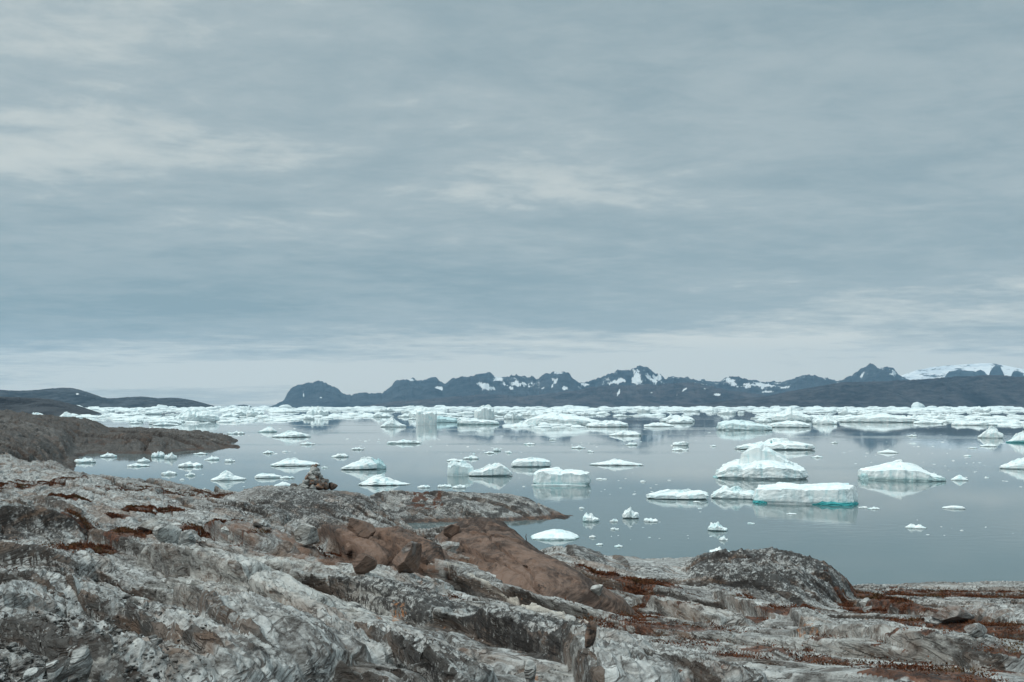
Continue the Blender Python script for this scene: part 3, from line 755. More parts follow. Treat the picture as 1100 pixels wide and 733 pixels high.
def shelf(parent, w, dp, x, y, sw, sd, h, seed, label=None, name='waterline_shelf', teal=1., mat=None):
    V, Fc, T, W = berg_mesh(sw, sd, [h * .5, h, h, h * .5], seed, n=40, nl=5, nt=5, edge=.8, under=0, rough=.1)
    o = link_mesh(name, V + np.array([x, y, 0]), Fc, mat or M_ICE, parent, smooth=False, attrs={'teal': T * 0 + teal, 'wet': T * 0, 'blue': T * 0})
    if label: o['label'] = label
    return o

# -- the large ones, each with its own outline
o, w, dp, pr = berg(812, 921, 542.5, [17, 20, 21, 21, 20.5, 21, 21.5, 22, 23, 22], 'long flat-topped white iceberg with a bright teal band at its waterline', n=160, nl=26, nt=20, depth=.42, edge=.93, under=.05, rough=.035, front=.06, teal=.0, sq=4.5)
shelf(o, w, dp, w * .25, -dp * .12, w * .52, dp * .82, .62, 31, 'bright teal wet foot')
shelf(o, w, dp, -w * .41, -dp * .16, w * .17, dp * .72, .42, 32, 'bright teal wet foot')
o, w, dp, pr = berg(766, 815, 536.5, [6, 11, 14, 10, 12, 8, 10, 7], 'small lumpy white berg joined to the end of the teal-banded flat iceberg', n=72, depth=.5, edge=.75, rough=.12, under=.08, wet=.5)
o, w, dp, pr = berg(771, 869, 515.5, [12, 18, 22, 21, 20, 24, 26, 27, 25, 22, 20, 16], 'tallest near iceberg, white with a leaning peak and shaded blue-grey front', n=160, nl=24, nt=24, depth=.62, edge=.70, under=.05, rough=.05, front=.18, mat=M_DIRTY, wet=.3, sq=2.8, blue=.0)
V, Fc, T, W = berg_mesh(w * .60, dp * .5, [3.0, 5.0, 5.6, 5.6, 5.3, 4.9, 4.4, 3.6, 2.6], 77, n=110, nl=18, nt=18, edge=.86, rough=.03, front=0, under=0)
pk = link_mesh('peak', V + np.array([w * .06, dp * .16, 0]), Fc, M_DIRTY, o, smooth=False, attrs={'teal': T, 'wet': W * 0, 'blue': T * 0})
shelf(o, w, dp, -w * .44, -dp * .05, w * .16, dp * .5, .25, 33, 'pale turquoise ice just awash', name='submerged_foot', teal=.55)
o, w, dp, pr = berg(928, 1014, 517, [15, 17, 17, 18, 21, 22, 21.5, 20, 17, 13, 9, 5], 'fluted dome-shaped iceberg with vertical grooves and a blocky teal end', n=150, nl=20, nt=20, depth=.5, edge=.72, under=.03, rough=.03, teal=.35, stri=.03, sq=2.6)
shelf(o, w, dp, -w * .40, -dp * .12, w * .17, dp * .62, 1.35, 34, 'blocky teal end', name='end_block', teal=.45)
berg(1023, 1040, 516.5, [2, 5, 7, 5, 3], 'small pointed white growler beside the fluted iceberg', n=40, depth=.6, edge=.4, cat='ice floe', name='growler')
o, w, dp, pr = berg(573, 635, 522, [14, 18, 18, 17.5, 17, 17, 16.5, 15], 'squarish tilted white berg with pale cyan front face and wet foot', n=110, nl=18, nt=14, depth=.5, edge=.95, under=.05, rough=.04, front=.12, teal=.35, sq=4)
shelf(o, w, dp, -w * .05, -dp * .42, w * .95, dp * .3, .28, 35, 'low white foot awash', teal=.1)
berg(549, 592, 502, [5, 8.5, 9.5, 10, 10, 9.5, 7], 'flat white slab floe with a thin dark waterline behind the arched berg', n=80, depth=.5, edge=.85, under=.09, rough=.04, wet=.8, sq=3.5)
o, w, dp, pr = berg(503, 550, 512, [7, 9, 9, 10, 13, 16, 18, 15, 7], 'winged white iceberg sweeping up to a point over a dark undercut', n=96, nl=16, depth=.45, edge=.6, under=.16, rough=.06, wet=.9, front=-.1)
V, Fc, T, W = berg_mesh(w * .62, dp * .6, [1.9, 2.3, 2.2, 1.9, 1.4], 91, n=64, edge=.95, rough=.06, under=.04)
link_mesh('wing', V + np.array([-w * .68, dp * .25, 0]), Fc, M_ICE, o, smooth=False, attrs={'teal': T, 'wet': W * 0, 'blue': T * 0 + .15})
o, w, dp, pr = berg(366, 406, 505, [4, 8, 9, 11, 13, 15, 16, 12], 'white berg rising to the right with a dark teal undercut near the cairn', n=96, nl=16, depth=.5, edge=.5, under=.2, rough=.07, wet=1.0)
V, Fc, T, W = berg_mesh(w * .38, dp * .7, [1.6, 2.0, 1.7, .9], 95, n=48, edge=.7, rough=.08)
link_mesh('back_block', V + np.array([w * .52, dp * .15, 0]), Fc, M_ICE, o, smooth=False, attrs={'teal': T * 0 + .15, 'wet': W * 0, 'blue': T * 0 + .5})
berg(384, 440, 522, [4, 8, 11, 11, 10, 8, 5, 3, 2], 'ragged flat white floe in the water right of the cairn', n=80, depth=.55, edge=.4, under=.12, rough=.12, wet=.6, cat='ice floe', name='ice_floe')
berg(290, 343, 501, [3, 6, 8.5, 9, 8, 7, 6, 5, 3], 'long thin white floe with dark teal underside above the cairn', n=80, depth=.45, edge=.45, under=.2, rough=.08, wet=1.0, cat='ice floe', name='ice_floe')
berg(633, 693, 500.5, [2, 4, 5, 6.5, 7, 5, 4, 2.5], 'long thin white floe alone in open water behind the squarish berg', n=80, depth=.4, edge=.5, under=.12, rough=.1, wet=.5, cat='ice floe', name='ice_floe')
berg(695, 762, 537, [7, 10, 11.5, 10, 9, 9.5, 11, 12, 10], 'long low floe with dark wet hollow left of the teal-banded iceberg', n=110, nl=16, depth=.42, edge=.6, under=.14, rough=.09, wet=1.0, front=.2, cat='ice floe', name='ice_floe')
berg(570, 623, 580.5, [4, 9, 12, 13, 13.5, 13, 11, 6], 'smooth pale domed berg close behind the shore rocks', n=96, nl=14, nt=16, depth=.75, edge=.35, under=.02, rough=.03, teal=.25, front=.35, hscale=.62)
o, w, dp, pr = berg(793, 876, 483.5, [6, 7, 7, 9, 11, 11, 12, 11, 9, 8], 'ragged low floe with a tiny turquoise patch behind the tallest iceberg', n=110, depth=.4, edge=.6, under=.08, rough=.11, wet=.4, mat=M_DIRTY, cat='ice floe', name='ice_floe')
shelf(o, w, dp, -w * .03, 0, w * .12, dp * .6, 2.55, 36, 'bright turquoise patch', name='turquoise_patch')
o, w, dp, pr = berg(771, 830, 462.5, [10, 12, 12.5, 12, 11, 9, 7, 6], 'broad low berg with rounded white end and grey shaded front', n=120, nl=14, depth=.5, edge=.7, under=.04, rough=.06, blue=.25)
berg(826, 872, 459.5, [5, 7, 7, 8, 8, 7, 5], 'flat white floe touching the broad low berg with rounded end', n=80, depth=.4, edge=.7, rough=.07, wet=.5, cat='ice floe', name='ice_floe')
berg(1078, 1118, 504.5, [5, 8, 11, 13, 14, 14, 12], 'white berg cut by the right edge of the view, steep and ridged', n=80, depth=.5, edge=.5, rough=.08, wet=.4)
berg(1084, 1112, 476, [3, 8, 12, 13, 11, 8], 'small pointed berg with teal base at the right edge of the view', n=64, depth=.5, edge=.35, rough=.09, teal=.9)
berg(1053, 1078, 471, [5, 8, 11, 12, 10, 6], 'blocky small white berg left of the teal-based one at the view edge', n=64, depth=.5, edge=.6, rough=.12, wet=.4)
berg(944, 965, 487, [2, 3, 4, 3.5, 2], 'thin floe with dark waterline above the fluted iceberg', n=40, depth=.4, edge=.5, under=.15, wet=.9, cat='ice floe', name='ice_floe')
berg(1014, 1037, 547, [1.5, 3, 3.2, 2.5], 'thin flat white floe alone right of the teal-banded iceberg', n=40, depth=.4, edge=.8, rough=.05, cat='ice floe', name='ice_floe')
o, w, dp, pr = berg(974, 995, 568, [1.5, 6, 2.5, 5, 1.5], 'tiny white growler with two knobs on open water', n=48, depth=.5, edge=.4, rough=.08, cat='ice floe', name='growler')
berg(447, 469, 456.5, [16.5, 17, 16.5, 15.5], 'upright square white block iceberg in the far ice', n=72, depth=.6, edge=.98, rough=.04, under=.02, sq=5)
berg(509, 531, 452, [13, 17, 18.5, 18, 15], 'tall rounded tower iceberg in the far ice behind the square block', n=72, depth=.7, edge=.85, rough=.06, under=.02)
berg(490, 536, 456.5, [9, 8, 7, 6, 6, 5, 4], 'stepped white berg just right of the square block, teal at its foot', n=80, depth=.4, edge=.8, rough=.08, teal=.3)
berg(465, 492, 454, [8, 7, 6, 5], 'pale blue-grey low berg between square block and stepped berg', n=64, depth=.5, edge=.7, rough=.07, blue=.6)
berg(556, 648, 457, [4, 9, 13, 15, 15.5, 15, 14, 13, 12, 11, 9, 7], 'longest white iceberg of the far ice, sloping down at both ends', n=140, nl=14, nt=16, depth=.4, edge=.6, rough=.06, under=.03)
berg(630, 676, 459, [5, 6, 7, 8, 8, 7], 'low white floe overlapping the end of the longest far iceberg', n=80, depth=.4, edge=.6, rough=.1, wet=.5, cat='ice floe', name='ice_floe')
berg(655, 690, 468.5, [3, 5, 7, 6, 6, 4], 'ragged low floe nearest in front of the longest far iceberg', n=64, depth=.5, edge=.5, rough=.12, wet=.6, cat='ice floe', name='ice_floe')
berg(830, 872, 453, [10, 12, 12, 18, 15, 11, 10], 'white berg with a single small spire in the far ice', n=96, depth=.5, edge=.6, rough=.06)
berg(905, 985, 454, [5, 7, 9, 9, 10, 9, 8, 6], 'wide cream-coloured berg in the far ice below the flat-topped bluff', n=110, depth=.3, edge=.75, rough=.07, mat=M_DIRTY)
berg(185, 233, 453.5, [8, 11, 14, 16.5, 16, 14, 13, 10], 'big jumbled white berg in the far ice off the rock spit', n=110, depth=.5, edge=.6, rough=.1)
berg(408, 437, 459, [4, 8, 12, 8, 6, 4], 'small peaked white berg left of the square block iceberg', n=64, depth=.5, edge=.4, rough=.1)
berg(292, 333, 470, [3, 5, 7, 7, 6, 4], 'broad white floe with teal hollow beyond the long thin floe', n=72, depth=.45, edge=.5, under=.15, rough=.1, wet=.8, cat='ice floe', name='ice_floe')
berg(277, 297, 464.5, [2, 4, 6, 7, 3], 'small tilted white floe off the tip of the rock spit', n=48, depth=.5, edge=.4, rough=.08, teal=.4, cat='ice floe', name='ice_floe')
berg(225, 263, 516.5, [3, 6, 11, 10, 6, 5, 4], 'white ragged floe with a central lump behind the shore ledge', n=64, depth=.45, edge=.4, rough=.1, cat='ice floe', name='ice_floe')
berg(273, 302, 514, [4, 6, 5.5, 5, 3], 'flat white floe with a raised end left of the cairn', n=56, depth=.45, edge=.6, under=.1, rough=.08, wet=.5, cat='ice floe', name='ice_floe')
berg(294, 313, 523, [3, 5, 5.5, 4], 'rounded white floe half hidden behind the cairn knoll', n=48, depth=.5, edge=.4, rough=.05, cat='ice floe', name='ice_floe')
berg(28, 48, 448.6, [2, 5, 6, 4], 'small white berg seen over a dip in the rock headland', n=40, depth=.5, edge=.4, rough=.1)
berg(63, 81, 448.8, [4, 7, 5, 2], 'small white berg with a peaked end over the headland dip', n=40, depth=.5, edge=.4, rough=.1)

# -- small floes out on the open water, each told by its place
SMALL = [
 (626,644,561,9,'white growler, largest of three small ones beyond the islet tip',.8,.08),(669,687,557.5,10,'round white growler with a grey underside right of the islet tip',.9,.25),(692,707,561,4,'small flat white chip right of the round growler',.6,.1),
 (655,664,561,3,'tiny white chip between the two round growlers',.6,.1),(656,665,569.5,2.5,'tiny white chip just below the two round growlers',.6,.1),(633,640,578,2.5,'tiny white chip beside the smooth domed berg',.6,.1),
 (640,648,586,2,'tiny white chip over the shore plateau, nearer the domed berg',.6,.1),(660,669,588,2.5,'tiny white chip over the shore plateau, away from the domed berg',.6,.1),(761,782,571,9,'round white growler with a wet dark side below the teal-banded iceberg',.7,.25),
 (773,782,581,5,'tiny two-lumped white chip below the wet-sided growler',.7,.1),(763,785,597,7,'white ice top peeping over the dark lichen knoll',.7,.03),(933,945,547.5,2,'small white chip just right of the teal-banded iceberg',.6,.1),(922,932,546,1.5,'faint grey chip touching the end of the teal band iceberg',.6,.1),
 (356,374,491.5,4.5,'flat pale floe left of the undercut berg near the cairn',.5,.1),(377,391,483.5,2.5,'small dark-bottomed floe above the undercut berg',.5,.3),(300,316,514.5,2.5,'thin white strip floe by the raised-end floe',.5,.1),(415,452,477,4.5,'string of low white ice below the square block iceberg',.3,.12),
 (480,498,496,3,'low white ice above the left wing of the winged berg',.5,.1),(497,514,493.5,4,'small white lumps behind the winged berg',.5,.1),(520,531,487.5,2.5,'small dark-edged floe above the flat slab floe',.5,.3),(530,538,485,3.5,'tiny white floe touching the dark-edged one',.6,.2),(544,550,487,2.5,'tiny white chip right of the dark-edged floe',.6,.1),
 (614,629,482,3,'thin white floe above the squarish tilted berg',.4,.1),(631,638,486,2.5,'tiny white chip between thin floe and squarish berg',.6,.1),(672,685,478.5,2.5,'small white floe in front of the ragged far floe',.5,.1),(723,740,479,5,'faint pale floe alone in midwater',.5,.1),(722,740,484.5,3,'faint pale strip just in front of the midwater floe',.4,.1),
 (763,769,480,2,'lone tiny chip left of the ragged low floe',.6,.1),(872,884,492,2.5,'small chip right of the peak of the tallest iceberg',.5,.1),(893,900,476.5,2,'tiny chip below the cream-coloured berg',.6,.1),(975,985,469,2,'tiny chip in the dark reflection below the bluff',.6,.1),(1040,1050,482,1.5,'thin chip in front of the blocky small berg',.4,.1),(1054,1071,480,2.5,'thin floe just below the blocky small berg',.4,.1),
 (640,652,515.5,1.5,'thin faint strip right of the squarish berg',.4,.1),(688,694,518,1.5,'tiny speck of ice above the wet hollow floe',.6,.1),(622,628,547,2,'tiny chip off the islet',.6,.1),
 (80,101,497.5,5,'white floe at the inner end of the small bay',.5,.08),(107,124,491.5,4.5,'small white floe close under the headland shore',.5,.1),(136,159,501.5,3.5,'thin white strip floe in the bay',.4,.1),(147,160,497,5,'domed white floe behind the strip floe in the bay',.6,.05),(162,176,491.5,7,'pointed white floe against the headland shore',.6,.05),
 (176,189,493.5,7,'upright blocky white floe beside the pointed one in the bay',.6,.05),(190,216,502,7,'lumpy white floe in the middle of the bay',.5,.1),(173,189,510.5,4.5,'white floe half behind the shore ledge in the bay',.5,.05),(198,209,511.5,4.5,'small pale floe behind the shore ledge, off the bay mouth',.5,.05),(219,235,494.5,4.5,'rounded white floe below the spit tip',.5,.05),
 (241,252,496.5,3,'tiny white floe right of the rounded one below the spit',.5,.08),(207,222,488.5,2.5,'flat chip touching the spit shore',.4,.1),(236,245,510,2.5,'faint chip above the lumped ragged floe',.4,.1),(282,294,487.5,3,'small teal-white floe left of the long thin floe',.5,.2),(244,262,466.5,3,'pale low floe off the upper spit ledge',.4,.1),
 (322,338,478,3,'low white floe below the teal-hollowed floe',.4,.1),(345,352,503,2,'tiny chip between the cairn floe pair',.6,.1),(470,485,524,3,'white chip showing over the islet crest on its left half',.6,.05),(486,500,525,4,'white lump showing over the islet crest near its middle',.6,.05),(448,462,524.5,3,'low white chip over the rust-red end of the islet',.6,.05),
 (562,575,478,2,'faint strip of ice in front of the longest far iceberg',.4,.1),(590,598,473,2,'tiny chip in the dark reflection of the longest far iceberg',.5,.1),(845,856,553,1.5,'faint speck below the teal-banded iceberg',.5,.1),(803,811,563,1.5,'speck of ice in open water above the lichen knoll',.5,.1),(745,752,540,1.5,'speck below the wet hollow floe',.5,.1)]
for i, (a, b_, rb, h, lab, dep, und) in enumerate(SMALL):
    r_ = random.Random(i)
    prof = [h * r_.uniform(.45, .9), h * r_.uniform(.6, 1), h * r_.uniform(.7, 1), h, h * r_.uniform(.4, 1), h * r_.uniform(.3, .8), h * r_.uniform(.3, .7)]
    if r_.random() < .5: prof.reverse()
    berg(a, b_, rb, prof, lab, seed=1000 + i, depth=dep + .1, edge=r_.uniform(.6, .95), n=44, nl=8, nt=8, under=und, rough=.13, wet=.8 if und > .15 else .15, cat='ice floe', name='growler' if h > 6 else 'ice_floe', teal=.3 if i % 4 == 0 else 0)

# -- the far belt: countable bergs
ZONES = [(100,180,'below the far left headland'),(180,290,'between far headland and domed mountain'),(290,370,'below the domed mountain'),(370,415,'below the saddle beside the domed mountain'),(415,478,'below the dark twin-topped mountain'),(478,530,'below the jagged ridge by the snowfield'),(530,580,'below the long snowfield'),(580,630,'below the round summit with one snow streak'),(630,720,'below the highest snow-capped summit'),(720,780,'below the speckled shoulder of the range'),(780,850,'below the snow-streaked low ridge'),(850,900,'below the plain dark ridge'),(900,966,'below the flat-topped bluff'),(966,1300,'below the ice cap')]
def zone(px):
    for a, b_, n in ZONES:
        if a <= px < b_: return n
    return 'off the near rock headland'
SHAPES = (('low flat', [.5, .8, 1, .9, .7, .5], .7, .4), ('blocky', [.8, 1, 1, .95, .85], .95, .6), ('peaked', [.5, .7, 1, .6, .75, .45], .7, .6), ('domed', [.5, .85, 1, 1, .85, .6], .6, .6))
rb_ = random.Random(5)
for i in range(125):
    px = rb_.uniform(112, 1108)
    row = HY + 12000 / (rb_.uniform(560, 2400) if i % 3 else rb_.uniform(480, 800))
    if 590 < px < 1010 and row > 459 : row = 455 - rb_.random() * 6
    if 255 < px < 440 and row > 456: row = 451 - rb_.random() * 4
    if 395 < px < 700 and row > 452: row = 444 + rb_.random() * 7
    near_f = (row - HY) / 12
    wpx = rb_.uniform(8, 27) * (.45 + .55 * near_f)
    nm, pr, ed, dep = SHAPES[rb_.choice((0, 0, 0, 1, 2, 3))]
    hpx = wpx * (.15 if nm == 'low flat' else .30) * rb_.uniform(.8, 1.2)
    hpx = min(hpx, row - HY + 1.0)
    pr = [max(.12, np.interp(q, np.linspace(0, 1, len(pr)), pr) * rb_.uniform(.6, 1.25)) for q in np.linspace(0, 1, 9)]
    lab = f'{nm} white ice of the far belt {zone(px)}'
    berg(px - wpx / 2, px + wpx / 2, row, [p * hpx for p in pr], lab, seed=3000 + i, depth=dep, edge=ed, n=36, nl=6, nt=6, rough=.12, under=.04, wet=.2, cat='iceberg', name='iceberg' if nm != 'low flat' else 'ice_floe', group=f'{nm} ice of the far belt {zone(px)}', mat=M_DIRTY if i % 5 == 0 else M_ICE, yaw=rb_.uniform(-15, 15))

# -- brash ice too fine to count
def brash(name, n, label):
    r = np.random.default_rng(3)
    px = r.uniform(70, 1130, n); inv = r.uniform(1 / 7000, 1 / 520, n) ; d = 1 / inv
    k = r.random(n) < .55
    d = np.where(k, np.exp(r.uniform(math.log(900), math.log(7000), n)), d)
    dens = fbm((px - CX) / F * d * .004, d * .0016, 900, 3)
    crumbs = r.random(n) < .16
    d = np.where(crumbs, np.exp(r.uniform(math.log(82), math.log(520), n)), d)
    spots = fbm((px - CX) / F * d * .03, d * .012, 905, 3)
    keep = (dens > .21 - .40 * sstep(1100, 3500, d) - .10 * (px < 270)) & ~((d < 900) & (px > 600) & (px < 1000) & (dens < .2))
    keep = np.where(crumbs, (spots > .12) & (px > 60), keep)
    px, d, crumbs = px[keep], d[keep], crumbs[keep]; n = len(d)
    size = np.clip(np.exp(r.normal(0, .55, n)) * (1.6 + d * .0035), .6, 40)
    size = np.minimum(size, .0075 * d)
    size = np.where(crumbs, np.exp(r.normal(0, .5, n)) * .13 * (d / 110) ** .8, size)
    ang = r.uniform(0, 6.28, n)
    m = 9
    th = np.linspace(0, 2 * math.pi, m, endpoint=False)[None, :]
    rad = 1 + .3 * (r.random((n, m)) - .5)
    hh = size * .17 * np.exp(r.normal(0, .45, n))
    Vs = []
    for t, kk in ((-.3, 1.0), (.5, .97), (1.0, .62)):
        x = np.cos(th + ang[:, None]) * rad * kk * size[:, None]
        y = np.sin(th + ang[:, None]) * rad * kk * size[:, None] * .6
        zz = t * hh[:, None] * (1 + (.5 * (r.random((n, m)) - .5) if t > 0 else 0))
        Vs.append(np.stack([x + ((px - CX) / F * d)[:, None], y + d[:, None], zz + 0 * x], 2))
    V = np.concatenate(Vs, 1).reshape(-1, 3)
    b0 = (np.arange(n) * 3 * m)[:, None]
    i = np.arange(m)[None, :]; j = (np.arange(m)[None, :] + 1) % m
    q = np.concatenate([np.stack([b0 + a * m + i, b0 + a * m + j, b0 + (a + 1) * m + j, b0 + (a + 1) * m + i], 2).reshape(-1, 4) for a in (0, 1)])
    apex = np.stack([(px - CX) / F * d, d, hh * (1.0 + .5 * r.random(n))], 1)
    na = len(V)
    tri = np.stack([b0 + 2 * m + i, b0 + 2 * m + j, na + np.arange(n)[:, None] + 0 * i], 2).reshape(-1, 3)
    V = np.concatenate([V, apex])
    faces = q.tolist() + tri.tolist()
    z0 = np.zeros(len(V))
    o = link_mesh(name, V, faces, M_ICE, smooth=False, attrs={'teal': z0, 'wet': z0, 'blue': z0})
    tag(o, label, kind='stuff')
brash('brash_ice', 7500, 'fine broken brash ice filling the far belt on the fjord')

# ------------------------------------------------------------------ loose stones
def stone_mesh(seed, sub=4, cuts=14, rough=.07, lo=.46, hi=.80):
    bm = bmesh.new(); bmesh.ops.create_icosphere(bm, subdivisions=sub, radius=1)
    p = np.array([v.co[:] for v in bm.verts]); fc = np.array([[v.index for v in f.verts] for f in bm.faces]); bm.free()
    p = p / (np.abs(p) ** 5).sum(1)[:, None] ** .2 * .86
    r = np.random.default_rng(seed)
    for _ in range(cuts):
        n = r.normal(size=3); n /= np.linalg.norm(n)
        off = r.uniform(lo, hi)
        p = p - np.maximum(p @ n - off, 0)[:, None] * n[None, :] * .97
    k = 1 + rough * fbm(p[:, 0] * 1.5 + p[:, 2] * .7 + seed, p[:, 1] * 1.5 - p[:, 2] * .5, seed, 3) + rough * .45 * ridged(p[:, 0] * 4 + seed, p[:, 1] * 3 + p[:, 2] * 4, seed + 1, 3)
    return p * k[:, None], fc

ATT0 = ('moss', 'brown', 'dark', 'pale', 'orange', 'vein', 'bed', 'seam_shade')
def stone(name, seed, size, loc, rot, label=None, cat=None, parent=None, sub=5, group=None, cuts=14, **mk):
    p, fc = stone_mesh(seed, sub, cuts)
    p = p * np.array(size)[None, :]
    cz, sz = math.cos(rot[2]), math.sin(rot[2]); cy, sy = math.cos(rot[1]), math.sin(rot[1]); cx, sx = math.cos(rot[0]), math.sin(rot[0])
    Rm = np.array([[cz, -sz, 0], [sz, cz, 0], [0, 0, 1]]) @ np.array([[cy, 0, sy], [0, 1, 0], [-sy, 0, cy]]) @ np.array([[1, 0, 0], [0, cx, -sx], [0, sx, cx]])
    p = p @ Rm.T
    at = {k: np.full(len(p), mk.get(k, .41 if k == 'bed' else 0.0)) for k in ATT0}
    o = link_mesh(name, p * 1.18, fc, M_ROCK, parent, smooth=False, attrs=at)
    o.location = loc
    if cat: tag(o, label, cat, group)
    elif label: o['label'] = label
    return o

def boulder(px, py, wpx, hpx, label, seed, dpx=None, rot=(0, 0, 0), name='boulder', sink=.15, **mk):
    """stone whose foot stands at a given ground point"""
    x, y, _ = near.ground(px, py, base=False)
    s = y / F
    sx, sz = wpx / 2 * s, hpx / 2 * s
    sy = (dpx or wpx * .8) / 2 * s
    yy = y + sy * .6
    zz = float(near.height(x * yy / y, yy)[0])
    zf = min(zz, float(near.height(x, y)[0])) 
    return stone(name, seed, (sx * 1.1, sy * 1.1, sz * 1.1), (x * yy / y, yy, zf + sz * (1 - sink)), rot, label, 'boulder' if name == 'boulder' else 'rock', **mk)

boulder(164, 574, 27, 20, 'pale angular boulder resting behind its twin on the left ledges', 11, rot=(.1, .2, .3), pale=.5)
boulder(182, 590, 29, 25, 'pale rounded boulder with a rusty foot in front of its twin', 12, rot=(0, -.1, .8), pale=.6, orange=.35)
boulder(203, 586, 16, 17, 'grey boulder wedged beside the pale rounded one', 13, rot=(.1, .5, .2))
boulder(250, 574, 20, 9, 'small white flat stone on red heath', 14, pale=.9)
boulder(253, 583, 15, 9, 'small pale oval stone in front of the white flat one', 15, pale=.8)
boulder(281, 567, 21, 9, 'dark grey wedge-shaped stone on a pale ledge below the cairn knoll', 16, rot=(0, .15, 0), dark=.2)
boulder(331, 590, 30, 24, 'blocky whitish quartz boulder among brown rocks', 17, rot=(.1, .3, .5), pale=1.0, cuts=18)
boulder(390, 579, 30, 17, 'red-brown wedge-shaped boulder pointing right', 18, rot=(.2, .35, .3), brown=1.0)
boulder(378, 598, 22, 14, 'orange-brown block in a dark hollow', 19, rot=(.1, -.4, .2), brown=.9, orange=.2, sink=.4)
boulder(388, 617, 24, 26, 'reddish-brown slab leaning at the edge of the pale grey ledge', 20, rot=(.1, .5, .2), brown=.8, pale=.2, sink=.45)
boulder(436, 616, 30, 38, 'tall upright grey-brown slab of split rock', 21, dpx=40, rot=(.1, .34, .25), brown=.7, cuts=18, sink=.35)
boulder(460, 611, 30, 30, 'dark upright slab behind the tall grey-brown one', 22, dpx=40, rot=(.1, .25, .6), brown=.8, dark=.5, cuts=18, sink=.35)
boulder(486, 580, 17, 16, 'red-brown pointed knob on the ridge beside the smooth brown whaleback', 23, rot=(.1, .2, .1), brown=1.0)
boulder(482, 590, 20, 14, 'pale pinkish stone below the red-brown knob', 24, brown=.3, pale=.5)
boulder(635, 702, 12, 31, 'thin dark fin of rock standing upright', 25, dpx=7, rot=(0, .22, .4), name='standing_stone', dark=.6, brown=.8, cuts=18)
boulder(571, 736, 13, 26, 'pale pointed stone standing at the bottom edge', 26, dpx=10, rot=(0, .1, .3), name='standing_stone', pale=.3)
boulder(86, 742, 30, 48, 'pointed grey slab with an orange stain standing at lower left', 27, dpx=24, rot=(.1, .12, .3), name='standing_stone', orange=.25, cuts=18)
boulder(62, 742, 30, 38, 'blunt grey slab beside the pointed orange-stained one', 28, dpx=26, rot=(.1, -.1, .6), name='standing_stone')
boulder(15, 690, 20, 12, 'flat grey stone on gravel at the left edge', 29)
boulder(42, 700, 17, 13, 'angular grey stone on gravel right of the flat one', 30, rot=(.1, .3, .2))
boulder(38, 735, 18, 15, 'grey stone at the bottom edge beside the blunt slab', 34)
boulder(29, 712, 9, 7, 'small pale stone on gravel between larger grey ones', 35, pale=.5)
boulder(1023, 674, 42, 21, 'rounded tan-brown boulder on red heath at right', 31, rot=(.05, .12, .2), brown=.5)
boulder(1008, 672, 22, 9, 'small pale blue-grey stone at the foot of the tan boulder', 32, sink=.5)
boulder(1048, 684, 26, 14, 'tan wedge of rock sloping down right of the tan boulder', 33, rot=(0, .35, .1), brown=.4, pale=.2)
boulder(930, 650, 12, 9, 'small pale stone in red heath by the lichen knoll, upper of two', 36, pale=.4, sink=.5)
boulder(933, 657, 11, 7, 'small pale stone in red heath by the lichen knoll, lower of two', 37, pale=.4, sink=.5)
boulder(872, 686, 16, 10, 'white stone at the tip of the pale ledge below the knoll', 38, rot=(0, .3, 0), pale=.8, sink=.5)
boulder(640, 641, 16, 12, 'white angular stone on rust-red heath beside the brown whaleback', 39, pale=1.0, sink=.5)
boulder(785, 688, 11, 8, 'small white tilted stone on grey slabs below the knoll', 40, rot=(0, -.6, 0), pale=.8, sink=.5)

# ------------------------------------------------------------------ cairn
cx_, cy_ = (338 - CX) / F * 40.6, 40.6
cz_ = float(near.height(cx_, cy_)[0])
cairn = bpy.data.objects.new('cairn', None); COL.objects.link(cairn)
cairn.location = (cx_, cy_, cz_); cairn.scale = (1.2, 1.2, 1.08)
tag(cairn, 'small pyramid cairn of rusty and white stones on the rock knoll', 'cairn')
rc = random.Random(9)
tones = [dict(brown=.8, orange=.5, bed=.3), dict(pale=1.0, bed=.1), dict(brown=.9, dark=.4), dict(dark=.8), dict(brown=.6, orange=.9), dict(pale=.5), dict()]
k_ = 0
for lv, (cnt, rad, zz, sz) in enumerate(((11, .50, .02, .15), (8, .38, .20, .14), (6, .26, .37, .135), (5, .18, .54, .125), (3, .10, .70, .12), (2, .05, .84, .10))):
    for j in range(cnt):
        a = 2 * math.pi * j / cnt + lv * .6 + rc.uniform(-.15, .15)
        rr = rad * .9 * rc.uniform(.75, 1.15)
        s = sz * rc.uniform(.8, 1.25)
        stone('stone', 200 + k_, (s * 1.08, s, s * .98), (rr * math.cos(a), rr * math.sin(a) * .8, zz + .08 + rc.uniform(-.02, .02)), (rc.uniform(-.5, .5), rc.uniform(-.5, .5), rc.uniform(0, 6)), parent=cairn, sub=3, **tones[rc.choice((0, 1, 1, 1, 1, 4, 4, 5, 5, 6))])
        k_ += 1
s = stone('stone', 300, (.2, .15, .14), (-.70, -.1, .08), (0, .2, .3), 'orange-brown stone lying loose at the foot', parent=cairn, sub=3, brown=.5, orange=.8)
s = stone('stone', 301, (.17, .14, .15), (.66, 0, .12), (0, -.2, .8), parent=cairn, sub=3, brown=.8, dark=.4)
for j in range(5):
    stone('stone', 310 + j, (.16, .14, .13), (rc.uniform(-.18, .18), rc.uniform(-.15, .15), .15 + .14 * j), (0, 0, j), parent=cairn, sub=3, dark=.4)

